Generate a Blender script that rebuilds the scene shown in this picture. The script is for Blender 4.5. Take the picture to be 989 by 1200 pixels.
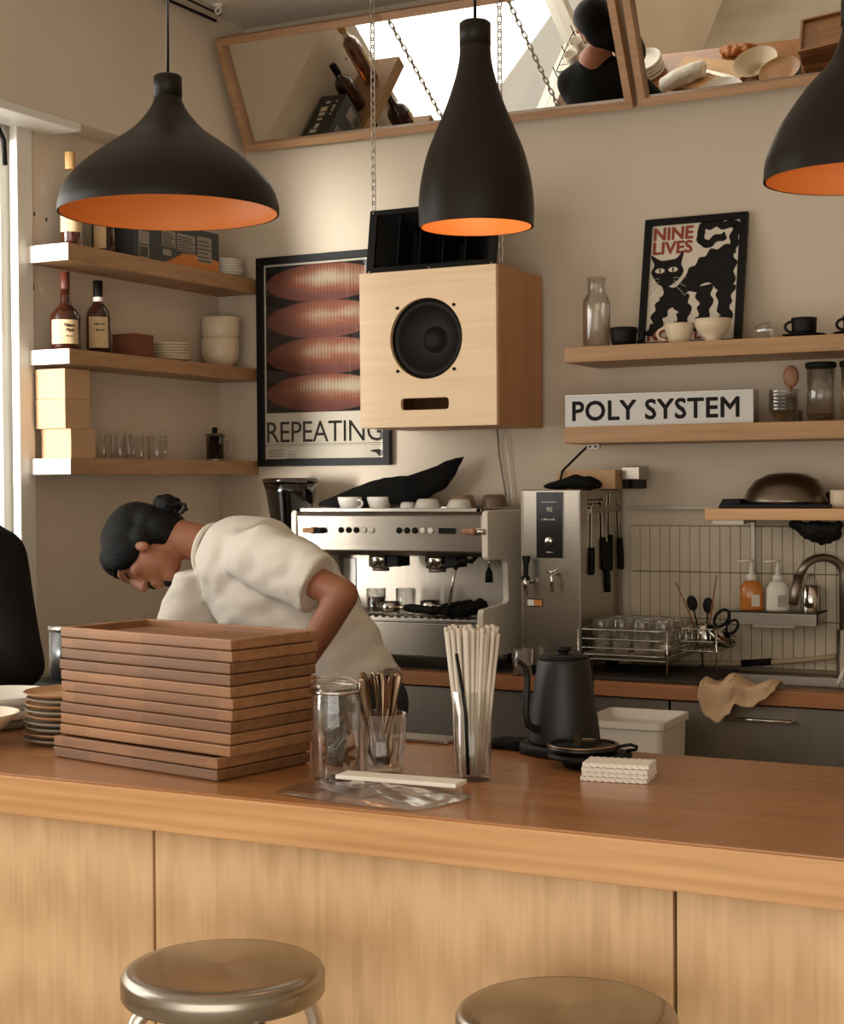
import bpy, bmesh, math, random
from mathutils import Vector, Matrix, noise
R=random.Random(7)
PI=math.pi
for o in list(bpy.data.objects): bpy.data.objects.remove(o)
SC=bpy.context.scene
COL=SC.collection
V=Vector

# ------------------------------------------------------------------ camera
cam=bpy.data.cameras.new('camera'); co=bpy.data.objects.new('camera',cam); COL.objects.link(co)
RR=((0.886393187,0.462875152,-0.007328782),(0.001712377,-0.019109413,-0.999815932),(-0.462930001,0.886217481,-0.017731071))
m=Matrix((RR[0],tuple(-v for v in RR[1]),tuple(-v for v in RR[2]))).transposed().to_4x4()
m.translation=V((0,0,1.56)); co.matrix_world=m
cam.sensor_fit='HORIZONTAL'; cam.sensor_width=36; cam.lens=1865.5/989*36; cam.clip_start=.05
SC.camera=co
# ------------------------------------------------------------------ world, lights, exposure
w=bpy.data.worlds.new('sky'); SC.world=w; w.use_nodes=True
bg=w.node_tree.nodes['Background']; bg.inputs[0].default_value=(1.0,.91,.79,1); bg.inputs[1].default_value=.92
SC.view_settings.view_transform='Standard'; SC.view_settings.look='None'
SC.view_settings.exposure=0.12; SC.view_settings.gamma=1; SC.view_settings.use_curve_mapping=False
def area(name,loc,target,sx,sy,power,color):
    l=bpy.data.lights.new(name,'AREA'); l.shape='RECTANGLE'; l.size=sx; l.size_y=sy; l.energy=power; l.color=color
    o=bpy.data.objects.new(name,l); COL.objects.link(o); o.location=loc
    o.rotation_euler=(V(target)-V(loc)).to_track_quat('-Z','Y').to_euler(); return o
area('window_daylight',(-3.78,2.3,1.85),(0,3.2,1.4),2.6,1.7,44,(1,.97,.93))
sd_=area('street_daylight',(-4.12,2.2,1.9),(-3.60,4.1,1.9),.5,1.9,13,(1,.98,.95)); sd_.data.spread=math.radians(24)
area('shopfront_daylight',(-.3,-1.2,1.2),(-1.5,4,3.0),4.0,2.0,50,(1,.93,.83))

# ------------------------------------------------------------------ materials
def lin(c):
    return tuple(((v/255)/12.92 if v/255<=.04045 else ((v/255+.055)/1.055)**2.4) for v in c)+(1,)
MATS={}
def mat(name,rgb,rough=.5,metal=0,noise_amt=0,scale=8,bump=0,bscale=60,stretch=None,trans=0,ior=1.45,coat=0,emit=None,aniso=0,alpha=1):
    if name in MATS: return MATS[name]
    m=bpy.data.materials.new(name); m.use_nodes=True; nt=m.node_tree; b=nt.nodes['Principled BSDF']
    c=lin(rgb) if max(rgb)>1 else tuple(rgb)+(1,)
    b.inputs['Base Color'].default_value=c; b.inputs['Roughness'].default_value=rough; b.inputs['Metallic'].default_value=metal
    b.inputs['Transmission Weight'].default_value=trans; b.inputs['IOR'].default_value=ior; b.inputs['Coat Weight'].default_value=coat
    if aniso: b.inputs['Anisotropic'].default_value=aniso
    if alpha<1: b.inputs['Alpha'].default_value=alpha
    if emit: b.inputs['Emission Color'].default_value=lin(emit[0]); b.inputs['Emission Strength'].default_value=emit[1]
    tc=nt.nodes.new('ShaderNodeTexCoord'); mp=nt.nodes.new('ShaderNodeMapping'); nt.links.new(tc.outputs['Object'],mp.inputs[0])
    if stretch: mp.inputs['Scale'].default_value=stretch
    if noise_amt:
        n=nt.nodes.new('ShaderNodeTexNoise'); n.inputs['Scale'].default_value=scale; n.inputs['Detail'].default_value=5
        nt.links.new(mp.outputs[0],n.inputs['Vector'])
        r=nt.nodes.new('ShaderNodeMapRange'); r.inputs[1].default_value=.3; r.inputs[2].default_value=.7
        r.inputs[3].default_value=1-noise_amt; r.inputs[4].default_value=1+noise_amt
        nt.links.new(n.outputs['Fac'],r.inputs[0])
        h=nt.nodes.new('ShaderNodeHueSaturation'); h.inputs['Color'].default_value=c
        nt.links.new(r.outputs[0],h.inputs['Value']); nt.links.new(h.outputs[0],b.inputs['Base Color'])
    if bump:
        n=nt.nodes.new('ShaderNodeTexNoise'); n.inputs['Scale'].default_value=bscale; n.inputs['Detail'].default_value=4
        nt.links.new(mp.outputs[0],n.inputs['Vector'])
        bp=nt.nodes.new('ShaderNodeBump'); bp.inputs['Strength'].default_value=bump; bp.inputs['Distance'].default_value=.01
        nt.links.new(n.outputs['Fac'],bp.inputs['Height']); nt.links.new(bp.outputs[0],b.inputs['Normal'])
    MATS[name]=m; return m
def wood(name,ca,cb,axis='X',rough=.4,fine=90,coat=0,cathedral=0,planks=0):
    m=bpy.data.materials.new(name); m.use_nodes=True; nt=m.node_tree; b=nt.nodes['Principled BSDF']; L=nt.links.new
    tc=nt.nodes.new('ShaderNodeTexCoord')
    def mp(s):
        q=nt.nodes.new('ShaderNodeMapping'); q.inputs['Scale'].default_value=s; L(tc.outputs['Object'],q.inputs[0]); return q
    ax='XYZ'.index(axis)
    s1=[fine]*3; s1[ax]=fine*.03; s2=[9]*3; s2[ax]=.8
    n1=nt.nodes.new('ShaderNodeTexNoise'); n1.inputs['Scale'].default_value=1; n1.inputs['Detail'].default_value=6; L(mp(s1).outputs[0],n1.inputs['Vector'])
    n2=nt.nodes.new('ShaderNodeTexNoise'); n2.inputs['Scale'].default_value=1; n2.inputs['Detail'].default_value=3; n2.inputs['Distortion'].default_value=.6; L(mp(s2).outputs[0],n2.inputs['Vector'])
    mx=nt.nodes.new('ShaderNodeMix'); mx.data_type='FLOAT'; mx.inputs[0].default_value=.45
    L(n1.outputs['Fac'],mx.inputs[2]); L(n2.outputs['Fac'],mx.inputs[3]); out=mx.outputs[0]
    if cathedral:
        wv=nt.nodes.new('ShaderNodeTexWave'); wv.wave_type='RINGS'; wv.inputs['Scale'].default_value=1.0; wv.inputs['Distortion'].default_value=3.5; wv.inputs['Detail'].default_value=3; wv.inputs['Detail Scale'].default_value=1.4
        s3=[13]*3; s3[ax]=1.6; L(mp(s3).outputs[0],wv.inputs['Vector'])
        m3=nt.nodes.new('ShaderNodeMix'); m3.data_type='FLOAT'; m3.inputs[0].default_value=cathedral; L(out,m3.inputs[2]); L(wv.outputs['Fac'],m3.inputs[3]); out=m3.outputs[0]
    r=nt.nodes.new('ShaderNodeValToRGB'); r.color_ramp.elements[0].position=.32; r.color_ramp.elements[1].position=.68
    r.color_ramp.elements[0].color=lin(ca); r.color_ramp.elements[1].color=lin(cb); L(out,r.inputs[0]); cout=r.outputs[0]
    if planks:
        br=nt.nodes.new('ShaderNodeTexBrick'); br.inputs['Scale'].default_value=1; br.inputs['Brick Width'].default_value=planks; br.inputs['Row Height'].default_value=.02 if axis!='Z' else .02
        br.inputs['Mortar Size'].default_value=0; br.inputs['Color1'].default_value=(.78,.78,.78,1); br.inputs['Color2'].default_value=(1.06,1.06,1.06,1); br.offset=.37
        q=nt.nodes.new('ShaderNodeMapping'); L(tc.outputs['Object'],q.inputs[0]); q.inputs['Rotation'].default_value=(PI/2,0,0); L(q.outputs[0],br.inputs['Vector'])
        mm=nt.nodes.new('ShaderNodeMix'); mm.data_type='RGBA'; mm.blend_type='MULTIPLY'; mm.inputs[0].default_value=1; L(cout,mm.inputs[6]); L(br.outputs['Color'],mm.inputs[7]); cout=mm.outputs[2]
    L(cout,b.inputs['Base Color']); b.inputs['Roughness'].default_value=rough; b.inputs['Coat Weight'].default_value=coat; b.inputs['Coat Roughness'].default_value=.15
    bp=nt.nodes.new('ShaderNodeBump'); bp.inputs['Strength'].default_value=.06; bp.inputs['Distance'].default_value=.004; L(n1.outputs['Fac'],bp.inputs['Height']); L(bp.outputs[0],b.inputs['Normal'])
    return m
def glassy(name,tint,refl=1.0,rough=.02,mx_=.75):
    m=bpy.data.materials.new(name); m.use_nodes=True; nt=m.node_tree; nt.nodes.remove(nt.nodes['Principled BSDF']); L=nt.links.new
    t=nt.nodes.new('ShaderNodeBsdfTransparent'); t.inputs[0].default_value=tint+(1,)
    g=nt.nodes.new('ShaderNodeBsdfGlossy'); g.inputs['Roughness'].default_value=rough; g.inputs[0].default_value=(refl,refl,refl,1)
    lw=nt.nodes.new('ShaderNodeLayerWeight'); lw.inputs['Blend'].default_value=.35
    mr=nt.nodes.new('ShaderNodeMapRange'); mr.inputs[1].default_value=0; mr.inputs[2].default_value=1; mr.inputs[3].default_value=.05; mr.inputs[4].default_value=mx_
    L(lw.outputs['Facing'],mr.inputs[0]); mx=nt.nodes.new('ShaderNodeMixShader'); L(mr.outputs[0],mx.inputs[0]); L(t.outputs[0],mx.inputs[1]); L(g.outputs[0],mx.inputs[2])
    L(mx.outputs[0],nt.nodes['Material Output'].inputs[0]); return m
oak_panel=wood('pale_oak_panel',(194,157,113),(222,186,143),'Z',.42,cathedral=.22)
oak_top=wood('oak_worktop',(146,95,53),(176,122,74),'X',.30,fine=60,coat=.3,cathedral=.12)
oak_edge=wood('oak_edging',(186,138,88),(216,168,116),'X',.4,fine=80,cathedral=.1)
oak_shelf=wood('oak_shelf',(146,108,68),(182,140,94),'X',.45,cathedral=.1)
oak_shelfL=wood('oak_shelf_side',(146,108,70),(180,138,96),'Y',.45,cathedral=.1)
oak_back=wood('cherry_worktop',(140,88,52),(178,122,78),'X',.4)
walnut=wood('walnut_tray',(112,72,44),(168,116,76),'X',.42,fine=80,planks=.13)
oak_frame=wood('oak_frame',(150,110,74),(184,142,102),'X',.5)
birch=wood('birch_ply',(226,190,146),(242,214,174),'X',.4,fine=50)
ply_side=wood('ply_side',(176,120,76),(200,146,98),'Z',.5,fine=50)
board_wood=wood('board_wood',(196,150,98),(222,180,128),'X',.5)
spoonwood=mat('spoon_wood',(140,82,44),.6,noise_amt=.15,scale=30)
steel=mat('brushed_steel',(172,164,152),.28,1,noise_amt=.05,scale=3,stretch=(1,1,60))
steel_h=mat('steel_horizontal',(168,158,146),.3,1,noise_amt=.06,scale=2,stretch=(1,1,80))
steel_dull=mat('dull_steel',(150,140,128),.42,1,noise_amt=.06,scale=2,stretch=(40,1,1))
chrome=mat('chrome',(205,200,192),.08,1)
seatsteel=mat('spun_aluminium',(160,152,140),.25,1,aniso=.7)
alum=mat('aluminium_tube',(205,198,188),.32,1)
black=mat('matt_black',(17,15,14),.5)
blackgl=mat('gloss_black',(16,15,14),.2)
blackcl=mat('black_cloth',(16,15,14),.95,bump=.3,bscale=120)
rubber=mat('black_rubber',(16,15,14),.65)
cone_m=mat('speaker_cone',(30,27,25),.55,bump=.1)
lamp_out=mat('lamp_bronze_black',(28,22,16),.42,noise_amt=.05,scale=4)
lamp_in=mat('lamp_copper_inside',(184,114,56),.5)
wh=mat('white_ceramic',(232,226,214),.2)
crm=mat('cream_ceramic',(214,196,168),.35)
greyc=mat('grey_stoneware',(150,138,120),.35,noise_amt=.1,scale=20)
brownc=mat('tan_stoneware',(172,128,86),.4,noise_amt=.1,scale=20)
wpl=mat('white_plastic',(226,218,204),.35)
wenamel=mat('white_enamel',(228,220,206),.22)
paper=mat('white_paper',(236,230,218),.7)
offpaper=mat('poster_paper',(206,194,176),.75)
wall_m=mat('plaster',(202,187,166),.85,noise_amt=.05,scale=1.6,bump=.25,bscale=9)
wall_l=mat('plaster_side',(214,200,180),.85,noise_amt=.07,scale=1.8,bump=.5,bscale=6)
ceil_m=mat('ceiling_plaster',(222,214,200),.9,noise_amt=.05,scale=3,bump=.5,bscale=8)
floor_m=mat('concrete_floor',(186,174,156),.5,noise_amt=.15,scale=3)
jamb=mat('white_frame_paint',(228,224,214),.4)
tile=mat('cream_tile',(196,182,158),.22,noise_amt=.06,scale=5)
grout=mat('grout',(128,114,94),.9)
mirror_m=mat('mirror_glass',(225,222,214),.0,1)
glass=glassy('clear_glass',(.97,.975,.97))
glass_thick=glassy('thick_glass',(.90,.91,.89))
window_glass=glassy('window_glass',(.98,.985,.98),.6,.02,.2)
grey_glass=glassy('smoky_plastic',(.30,.28,.26),.7,.1)
frost=glassy('frosted_plastic',(.72,.71,.68),.6,.3)
amber=mat('amber_spirit',(112,44,14),.08,0,trans=.55,ior=1.36,coat=.6)
darkamber=mat('dark_spirit',(54,20,9),.07,0,trans=.15,ior=1.36,coat=.8)
orangesoap=mat('orange_soap',(214,132,58),.15,trans=.3)
coffee=mat('coffee',(40,20,10),.15)
kraft=mat('kraft_card',(196,158,120),.8,noise_amt=.04,scale=20)
brownbox=mat('brown_card',(120,70,46),.8)
skin=mat('skin',(150,96,68),.5,noise_amt=.05,scale=15)
hair=mat('black_hair',(5,4,4),.6,bump=.35,bscale=26,stretch=(1,5,5))
tee=mat('cream_tee',(222,214,202),.9,bump=.15,bscale=150)
linen=mat('linen_cloth',(206,172,136),.9,bump=.25,bscale=150)
denim=mat('dark_trousers',(40,42,46),.9)
red=mat('rust_print',(138,62,44),.8)
ink=mat('print_black',(24,20,18),.7)
orange_card=mat('orange_card',(206,130,62),.7)
greycard=mat('charcoal_card',(62,64,66),.6)
labelp=mat('aged_label',(208,178,136),.7,noise_amt=.06,scale=60)
cork=mat('cork',(206,160,104),.7)
waxred=mat('red_wax',(84,36,24),.5)
copperpad=mat('tan_plastic',(176,128,92),.4)
lightbox_m=mat('lightbox_face',(186,184,180),.35,emit=((255,226,190),.04))

for q_ in (black,blackcl,rubber,hair,lamp_out,ink,cone_m): q_.node_tree.nodes['Principled BSDF'].inputs['Specular IOR Level'].default_value=.22
# ------------------------------------------------------------------ mesh builder
class MB:
    def __init__(s): s.bm=bmesh.new(); s.mi=0
    def _f(s,vs,sm=False):
        try: f=s.bm.faces.new(vs)
        except ValueError: return None
        f.material_index=s.mi; f.smooth=sm; return f
    def box(s,x0,x1,y0,y1,z0,z1,M=None):
        c=[V((x,y,z)) for z in (z0,z1) for y in (y0,y1) for x in (x0,x1)]
        if M: c=[M@p for p in c]
        v=[s.bm.verts.new(p) for p in c]
        for q in ((0,2,3,1),(4,5,7,6),(0,1,5,4),(2,6,7,3),(0,4,6,2),(1,3,7,5)): s._f([v[i] for i in q])
        return s
    def rings(s,rs,cap0=True,cap1=True,closed=True,sm=True):
        vv=[[s.bm.verts.new(p) for p in r] for r in rs]; n=len(rs[0])
        for a,b in zip(vv,vv[1:]):
            for i in range(n if closed else n-1): s._f([a[i],a[(i+1)%n],b[(i+1)%n],b[i]],sm)
        if cap0: s._f(vv[0][::-1])
        if cap1: s._f(vv[-1])
        return s
    def lathe(s,prof,seg=40,c=(0,0,0),M=None,rib=0,caps=True):
        rs=[]
        for (r,z) in prof:
            ring=[]
            for i in range(seg):
                a=2*PI*i/seg; rr=max(r,1e-5)*(1+(rib*(1 if i%2 else -1)))
                p=V((c[0]+rr*math.cos(a),c[1]+rr*math.sin(a),c[2]+z)); ring.append(M@p if M else p)
            rs.append(ring)
        return s.rings(rs,caps and prof[0][0]>1e-4,caps and prof[-1][0]>1e-4)
    def tube(s,pts,r,seg=10,caps=True,r1=None,closed=False):
        pts=[V(p) for p in pts]; n=len(pts); rs=[]; prev=None
        for i,p in enumerate(pts):
            if closed: t=(pts[(i+1)%n]-pts[i-1]).normalized()
            else: t=(pts[min(i+1,n-1)]-pts[max(i-1,0)]).normalized()
            if prev is None:
                up=V((0,0,1)) if abs(t.z)<.9 else V((1,0,0)); a=t.cross(up).normalized()
            else: a=(prev-t*prev.dot(t)).normalized()
            b=t.cross(a); prev=a
            rr=r if r1 is None else r+(r1-r)*i/max(1,n-1)
            rs.append([p+a*rr*math.cos(2*PI*k/seg)+b*rr*math.sin(2*PI*k/seg) for k in range(seg)])
        if closed: rs.append(rs[0]); return s.rings(rs,False,False)
        return s.rings(rs,caps,caps)
    def loft(s,rs,seg=28,caps=True,pw=1.0):
        out=[]
        for (c,a,b) in rs:
            c,a,b=V(c),V(a),V(b)
            def f(t): return math.copysign(abs(t)**pw,t)
            out.append([c+a*f(math.cos(2*PI*k/seg))+b*f(math.sin(2*PI*k/seg)) for k in range(seg)])
        return s.rings(out,caps,caps)
    def ball(s,c,r,M=None,u=20,v=12):
        if not hasattr(r,'__len__'): r=(r,r,r)
        mat_=Matrix.Translation(V(c))@(M.to_4x4() if M else Matrix.Identity(4))@Matrix.Diagonal((r[0],r[1],r[2],1))
        g=bmesh.ops.create_uvsphere(s.bm,u_segments=u,v_segments=v,radius=1,matrix=mat_)
        for f in {f for vv in g['verts'] for f in vv.link_faces}: f.smooth=True; f.material_index=s.mi
        return s
    def capsule(s,p0,p1,r0,r1,seg=16):
        p0,p1=V(p0),V(p1); s.ball(p0,r0,u=seg,v=10); s.ball(p1,r1,u=seg,v=10); s.tube([p0,p1],r0,seg,True,r1); return s
    def prism(s,poly,d0,d1,M):
        """poly 2d (x,z) -> M maps (x, d, z)"""
        a=[s.bm.verts.new(M@V((x,d0,z))) for x,z in poly]; b=[s.bm.verts.new(M@V((x,d1,z))) for x,z in poly]
        n=len(poly); fs=[s._f(a),s._f(b[::-1])]
        for i in range(n): s._f([a[i],b[i],b[(i+1)%n],a[(i+1)%n]])
        bmesh.ops.triangulate(s.bm,faces=[f for f in fs if f])
        return s
    def plate(s,outer,holes,y0,y1,M=Matrix.Identity(4)):
        for yy in (y0,y1):
            es=[]
            for loop in [outer]+holes:
                vs=[s.bm.verts.new(M@V((x,yy,z))) for x,z in loop]
                es+=[s.bm.edges.new((vs[i],vs[(i+1)%len(vs)])) for i in range(len(vs))]
            g=bmesh.ops.triangle_fill(s.bm,use_beauty=True,use_dissolve=False,edges=es)
            for f in g['geom']:
                if isinstance(f,bmesh.types.BMFace): f.material_index=s.mi
        for loop in [outer]+holes:
            n=len(loop); a=[s.bm.verts.new(M@V((x,y0,z))) for x,z in loop]; b=[s.bm.verts.new(M@V((x,y1,z))) for x,z in loop]
            for i in range(n): s._f([a[i],b[i],b[(i+1)%n],a[(i+1)%n]])
        bmesh.ops.remove_doubles(s.bm,verts=s.bm.verts,dist=1e-6)
        return s
    def text(s,t,size,M,width=None,bold=0,shear=0,align='LEFT',depth=.0004,sp=1.0):
        cu=bpy.data.curves.new('t','FONT'); cu.body=t; cu.size=size; cu.extrude=depth/2; cu.offset=bold; cu.align_x=align; cu.shear=shear; cu.resolution_u=3; cu.space_character=sp
        cu.offset=0
        o=bpy.data.objects.new('t',cu); COL.objects.link(o)
        dg=bpy.context.evaluated_depsgraph_get(); me=bpy.data.meshes.new_from_object(o.evaluated_get(dg))
        bpy.data.objects.remove(o)
        xs=[v.co.x for v in me.vertices]
        k=width/(max(xs)-min(xs)) if width and xs else 1
        x0=min(xs) if xs and align=='LEFT' else 0
        b2=bmesh.new(); b2.from_mesh(me); mp={}
        offs=[(0,0)] if not bold else [(bold*math.cos(a*PI/3),bold*math.sin(a*PI/3)) for a in range(6)]
        for q,(dx,dz) in enumerate(offs):
            for v in b2.verts: mp[v]=s.bm.verts.new(M@V(((v.co.x-x0)*k+dx,-v.co.z-q*.00003,v.co.y+dz)))
            for f in b2.faces: s._f([mp[v] for v in f.verts])
        b2.free(); bpy.data.meshes.remove(me); return s
    def marks(s,w_,h_,M,n=7):
        x=0
        for k in range(n):
            q=w_/n*(.45+.35*((k*5)%3)/2); hh=h_*(.65+.35*((k*7)%4)/3); s.box(x,x+q,-.0004,0,0,hh,M); x+=w_/n
        return s
    def build(s,name,mats,parent=None,loc=None,bevel=0,fix=True,weld=False,bseg=2):
        if weld: bmesh.ops.remove_doubles(s.bm,verts=s.bm.verts,dist=1e-5)
        if fix: bmesh.ops.recalc_face_normals(s.bm,faces=s.bm.faces)
        me=bpy.data.meshes.new(name); s.bm.to_mesh(me); s.bm.free()
        if not isinstance(mats,(list,tuple)): mats=[mats]
        for q in mats: me.materials.append(q)
        o=bpy.data.objects.new(name,me); COL.objects.link(o)
        if parent: o.parent=parent
        if loc is not None: o.location=loc
        if bevel:
            b=o.modifiers.new('bevel','BEVEL'); b.width=bevel; b.segments=bseg; b.limit_method='ANGLE'; b.angle_limit=math.radians(40)
        return o
def tag(o,label,cat,group=None,kind=None):
    o['label']=label; o['category']=cat
    if group: o['group']=group
    if kind: o['kind']=kind
    return o
def thing(name,label,cat,loc=(0,0,0),rz=0,group=None):
    o=bpy.data.objects.new(name,None); COL.objects.link(o); o.empty_display_size=.05
    o.location=loc; o.rotation_euler=(0,0,rz); return tag(o,label,cat,group)
def struct(mb,name,m,**k):
    o=mb.build(name,m,**k); o['kind']='structure'; return o
def dup(o,loc,rot=None,label=None,parent=None):
    c=o.copy(); COL.objects.link(c)
    if loc is not None: c.location=loc
    if rot is not None: c.rotation_euler=rot
    if label: c['label']=label
    if parent: c.parent=parent
    for ch in [x for x in bpy.data.objects if x.parent==o]:
        dup(ch,None,parent=c)
    return c
def remesh(o,vox,smooth=4,fn=None):
    md=o.modifiers.new('r','REMESH'); md.mode='VOXEL'; md.voxel_size=vox; md.use_smooth_shade=True
    if smooth:
        sm=o.modifiers.new('s','SMOOTH'); sm.factor=.5; sm.iterations=smooth
    dg=bpy.context.evaluated_depsgraph_get(); me=bpy.data.meshes.new_from_object(o.evaluated_get(dg))
    o.modifiers.clear(); old=o.data; ms=list(old.materials); o.data=me
    me.materials.clear()
    for q in ms: me.materials.append(q)
    if fn:
        ns=[v.normal.copy() for v in me.vertices]
        for v,n in zip(me.vertices,ns): v.co=v.co+n*fn(v.co)
    for p in me.polygons: p.use_smooth=True
    return o
def circ(cx,cz,r,n=40,rz=None): return [(cx+r*math.cos(2*PI*i/n),cz+(rz or r)*math.sin(2*PI*i/n)) for i in range(n)]
def rrect(x0,x1,z0,z1,r,n=5):
    out=[]
    for (cx,cz,a0) in ((x1-r,z1-r,0),(x0+r,z1-r,90),(x0+r,z0+r,180),(x1-r,z0+r,270)):
        for i in range(n+1):
            a=math.radians(a0+90*i/n); out.append((cx+r*math.cos(a),cz+r*math.sin(a)))
    return out
I4=Matrix.Identity(4)
T=lambda x,y,z: Matrix.Translation(V((x,y,z)))
Rx=lambda a: Matrix.Rotation(a,4,'X'); Ry=lambda a: Matrix.Rotation(a,4,'Y'); Rz=lambda a: Matrix.Rotation(a,4,'Z')

# ================================================================== ROOM
YB=5.2; XL=-3.61; XU=-3.475; ZC=3.33; ZU=2.77
struct(MB().box(-4.2,2.6,YB,YB+.15,0,ZC),'wall_back',wall_m)
b=MB()
b.box(XL-.2,XL,4.06,YB,0,ZU); b.box(XL-.2,XL,.55,4.06,0,.85); b.box(XL-.2,XL,-1.6,.55,0,ZU)
b.box(XL-.2,XU,-1.6,YB,ZU,ZC)
struct(b,'wall_left',wall_l)
struct(MB().box(2.6,2.75,-1.6,YB,0,ZC),'wall_right',wall_m)
struct(MB().box(-4.2,2.75,-1.6,YB+.15,ZC,ZC+.1),'ceiling',ceil_m)
struct(MB().box(-4.2,2.75,-1.6,YB+.15,-.1,0),'floor',floor_m)
wn=MB()
for a0,a1 in ((.55,.61),(4.0,4.06),(2.28,2.33)): wn.box(XL-.14,XL-.03,a0,a1,.85,ZU)
wn.box(XL-.14,XL-.03,.61,4.0,.85,.92); wn.box(XL-.14,XL-.03,.61,4.0,ZU-.08,ZU)
wo=struct(wn,'window_1',jamb,bevel=.004)
b=MB().box(XL-.02,XL+.012,4.035,4.11,.85,ZU-.004).box(XL-.02,XL+.012,.5,.575,.85,ZU-.004); b.build('casing',jamb,wo,bevel=.003)
MB().box(XL-.09,XL-.085,.61,2.28,.92,ZU-.08).build('pane',window_glass,wo)
MB().box(XL-.09,XL-.085,2.33,4.0,.92,ZU-.08).build('pane',window_glass,wo)
struct(MB().box(XL-.01,XU+.012,-1.6,4.2,ZU-.028,ZU),'trim_1',jamb,bevel=.004)
# tiles
b=MB(); b.mi=1; b.box(-1.90,.6,5.187,YB,.93,1.412); b.mi=0
x=-1.898
while x<.6:
    for z0,z1 in ((1.257,1.410),(1.101,1.254),(.945,1.098)): b.box(x,x+.0335,5.179,5.19,z0,z1)
    x+=.0352
t=b.build('wall_back_tiles',[tile,grout],bevel=.0015); t['kind']='structure'
b=MB().box(-1.9,.6,5.17,YB,1.468,1.478); o=struct(b,'trim_2',steel_dull)

# ================================================================== BAR
bar=thing('bar_counter','long oak bar counter with pale front panels and orange-brown top','counter',(-1.5,2.45,0))
def L(mb,*a): return mb
bx0,bx1=-2.02,2.2
MB().prism([(bx0,-.006),(bx1,-.006),(bx1,-.79),(-1.27,-.79),(-1.27,-.50),(bx0,-.50)],.902,.98,Matrix(((1,0,0,0),(0,0,-1,0),(0,1,0,0),(0,0,0,1)))).build('worktop',oak_top,bar,bevel=.002)
MB().box(bx0,bx1,0,.006,.90,.976).build('front_edging',oak_edge,bar,bevel=.0015)
xs=[-2.02,-1.895+1.5-.0,-.839+1.5,.217+1.5,2.2]
for a,c in zip(xs,xs[1:]):
    MB().box(a+.003,c-.003,.04,.062,.02,.9).build('front_panel',oak_panel,bar,bevel=.002)
b=MB().box(bx0,bx1,.062,.075,.02,.9); b.build('backing_board',black,bar)
MB().box(-1.24,bx1,.70,.76,.0,.9).build('rear_panel',steel_dull,bar)

# stools
def stool(loc,label,rz):
    t=thing('bar_stool',label,'stool',loc,rz,'metal stools at the bar')
    p=[(0,.76),(.08,.759),(.14,.7585),(.158,.757),(.166,.752),(.170,.744),(.170,.716),(.167,.711),(.160,.711),(.158,.74),(0,.742)]
    MB().lathe(p,72).build('seat',seatsteel,t)
    for k in range(4):
        a=PI/4+k*PI/2; d=V((math.cos(a),math.sin(a),0))
        pts=[d*.03+V((0,0,.728)),d*.09+V((0,0,.727)),d*.125+V((0,0,.715)),d*.15+V((0,0,.69)),d*.168+V((0,0,.64)),d*.19+V((0,0,.45)),d*.215+V((0,0,.01))]
        lg=MB().tube(pts,.0135,14).build('leg',alum,t)
        MB().lathe([(.016,0),(.017,.02),(.015,.03)],16,tuple(pts[-1]-V((0,0,.01)))).build('foot_cap',rubber,lg)
    ring=[V((math.cos(2*PI*i/48),math.sin(2*PI*i/48),0))*.197+V((0,0,.3)) for i in range(48)]
    MB().tube(ring,.010,10,closed=True).build('foot_ring',alum,t)
    return t
stool((-1.525,2.19,0),'brushed metal round stool, left of the two at the bar',math.radians(12))
stool((-.93,2.245,0),'brushed metal round stool, right one, cut by the bottom of the photo',math.radians(30))

pale_end_m=mat('pale_shelf_end',(222,214,202),.6)
# ================================================================== SHELVES
for nm,z0,z1,l in (('top',2.300,2.356,'top oak shelf on the left wall, holding bottles and a grey box'),('mid',1.962,2.011,'middle oak shelf on the left wall, holding two whisky bottles and bowls'),('low',1.60,1.652,'lowest oak shelf on the left wall, holding kraft boxes and tumblers')):
    o=tag(MB().box(0,.18,4.088-4.6,YB-4.6-.001,0,z1-z0).build('wall_shelf',oak_shelfL,loc=(XL,4.6,z0),bevel=.0015),l,'shelf','oak shelves on the left wall')
    e_=MB().box(.0,.18,4.085-4.6,4.088-4.6,0,z1-z0).build('pale_end_face',pale_end_m,o); e_['label']='whitish end face'  # thin near-white slab covering the near end of each oak shelf
for z0,z1,l in ((1.956,2.007,'upper oak shelf on the back wall, holding cups and cat poster'),(1.689,1.744,'lower oak shelf on the back wall, holding the lettered light box')):
    tag(MB().box(0,2.3,-.31,-.001,0,z1-z0).build('wall_shelf',oak_shelf,loc=(-2.02,YB,z0),bevel=.002),l,'shelf','oak shelves on the back wall')

# ================================================================== MIRRORS
def mirror(LB,LT,RB,RT,label):
    LB,LT,RB,RT=map(V,(LB,LT,RB,RT)); t=thing('wall_mirror',label,'mirror',tuple(LB),0,'tilted mirrors above the bar')
    u=(RB-LB).normalized(); v=(LT-LB); v=(v-u*v.dot(u)).normalized(); n=u.cross(v).normalized()
    if n.y>0: n=-n
    # n faces the room
    W=(RB-LB).dot(u); H=(LT-LB).dot(v)
    M=Matrix((u,-n,v)).transposed().to_4x4()
    # skew follows the corners
    sk=(LT-LB).dot(u)/H; sk2=((RT-LB).dot(u)-W)/H
    def P(a,b): # a along width 0..W at height b
        return a+ (sk*(1-a/W)+sk2*a/W)*b, b
    fw=.028
    def quad(i,h0=0,h1=None):
        h1=H if h1 is None else h1
        return [P(i,h0+i),P(W-i,h0+i),P(W-i,h1-i),P(i,h1-i)]
    MB().plate(quad(0),[quad(fw)],-.026,.012,M).build('frame',oak_frame,t,bevel=.002)
    MB().prism(quad(fw-.002),-.003,.004,M).build('glass',mirror_m,t)
    return t
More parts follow.
